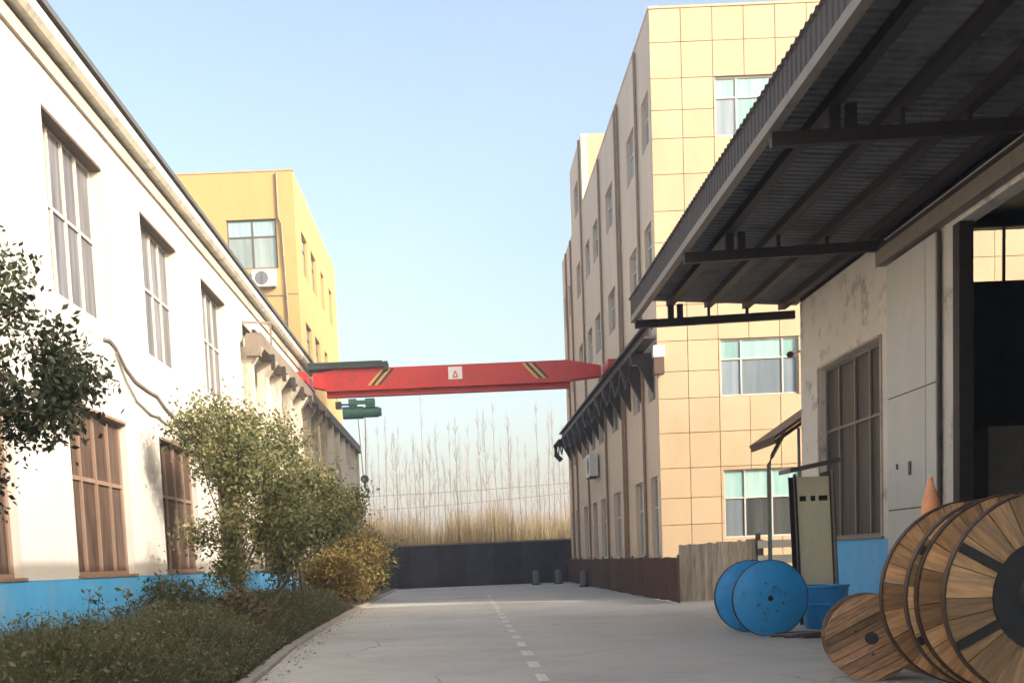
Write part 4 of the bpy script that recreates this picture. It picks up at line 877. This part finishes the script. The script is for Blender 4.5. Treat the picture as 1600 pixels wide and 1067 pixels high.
# ================================================================ FAR TREES AND REEDS
n = 26000; ry = rng.uniform(70, 96, n); rx = rng.uniform(-0.10, 0.13, n)*ry*1.25
rh = (0.45 + 0.55*rng.uniform(0, 1, n)**1.5)*(5.9 + 0.5*np.sin(rx*0.7) + 0.4*np.sin(rx*1.9+2))*(ry/85)
rd = link_mesh('dry_thicket', blade_mesh('dry_thicket', np.stack([rx, ry, np.zeros(n)], 1), rh, rng.uniform(0.02, 0.06, n), rng.normal(size=(n, 2))*0.35, reed_m))
tag(rd, 'dry tan thicket of thin stems beyond the dark end wall', 'thicket', kind='stuff')
def poplar_mesh(seed, h):
    random.seed(seed); mt = MB(); mc = MB(); lean_ = random.uniform(-0.3, 0.3)
    pts = [(lean_*q*q + random.gauss(0, 0.05), random.gauss(0, 0.05), h*q) for q in (0, .2, .4, .6, .8, 1)]
    mt.tube(pts, [0.06, 0.055, 0.045, 0.035, 0.022, 0.008], 6)
    for i in range(22):
        z = h*random.uniform(0.22, 0.97); q = z/h; a = random.uniform(0, 2*math.pi); L = (1-q)*2.2 + 0.5
        x0 = lean_*q*q; s = random.uniform(0.22, 0.42)
        p1 = (x0 + math.cos(a)*L*s, math.sin(a)*L*s, z + L*0.8); mc.tube([(x0, 0, z), ((x0+p1[0])/2+random.gauss(0, .04), p1[1]/2, (z+p1[2])/2-0.05), p1], [0.018, 0.012, 0.005], 4, cap=False)
        for b in range(3):
            f = random.uniform(0.3, 0.9); st = Vector((x0+(p1[0]-x0)*f, p1[1]*f, z+(p1[2]-z)*f)); en = st + Vector((random.gauss(0, .18), random.gauss(0, .18), random.uniform(0.3, 0.8)))
            mc.tube([st, en], [0.011, 0.004], 3, cap=False)
    return mt.mesh('trunk', poplar_m), mc.mesh('twigs', poplar_m)
PM = [poplar_mesh(40+i, h) for i, h in enumerate((13.5, 11.5, 15.5, 10.0, 12.5))]
random.seed(9)
for i in range(46):
    y = random.uniform(80, 118); x = (-0.085 + 0.2*(i + random.uniform(0.1, 0.9))/46)*y
    t = thing('poplar_tree', 'thin bare pale poplar in the row beyond the dark end wall', 'tree', (x, y, 0), random.uniform(0, 6.28), 'bare poplars beyond the end wall')
    a, b = PM[i % 5]; sc = random.uniform(0.8, 1.12)
    for nm, me in (('trunk', a), ('twigs', b)):
        o = link_mesh(nm, me, t)
    t.scale = (sc*0.9, sc*0.9, sc)
for z0, z1, lb in ((5.35, 6.6, 'lower of two thin dark overhead wires crossing before the poplars'), (6.55, 7.2, 'upper of two thin dark overhead wires crossing before the poplars')):
    mb = MB(); mb.tube([(-14 + 28*q, 78, z0 + (z1-z0)*q - 0.9*4*q*(1-q)*0.35) for q in [i/14 for i in range(15)]], 0.022, 5)
    tag(mb.build('overhead_wire', cable_m), lb, 'wire', 'overhead wires')
t = None
for x in (-14.0, 14.0):
    t = thing('utility_pole', 'grey utility pole behind the ' + ('bright yellow block' if x < 0 else 'tan office block'), 'pole', (x, 78, 0))
    MB().tube([(x, 78, 0), (x, 78, 7.6)], [0.14, 0.1], 10).build('shaft', conc_beam, t); MB().box(x-0.05, x+0.05, 77.4, 78.6, 6.9, 7.0).build('crossarm', steel_dk, t)

# ================================================================ HAZE
HZ = MB().box(-320, 320, -100, 440, -1.6, 23.5).build('haze', mat('haze_air', (1, 1, 1))); tag(HZ, kind='stuff')
hm = HZ.data.materials[0]; hn = hm.node_tree; hn.nodes.clear()
pv = hn.nodes.new('ShaderNodeVolumePrincipled'); ho = hn.nodes.new('ShaderNodeOutputMaterial')
pv.inputs['Color'].default_value = (0.93, 0.95, 1.0, 1); pv.inputs['Density'].default_value = 0.0018; pv.inputs['Anisotropy'].default_value = 0.1
hn.links.new(pv.outputs[0], ho.inputs['Volume'])
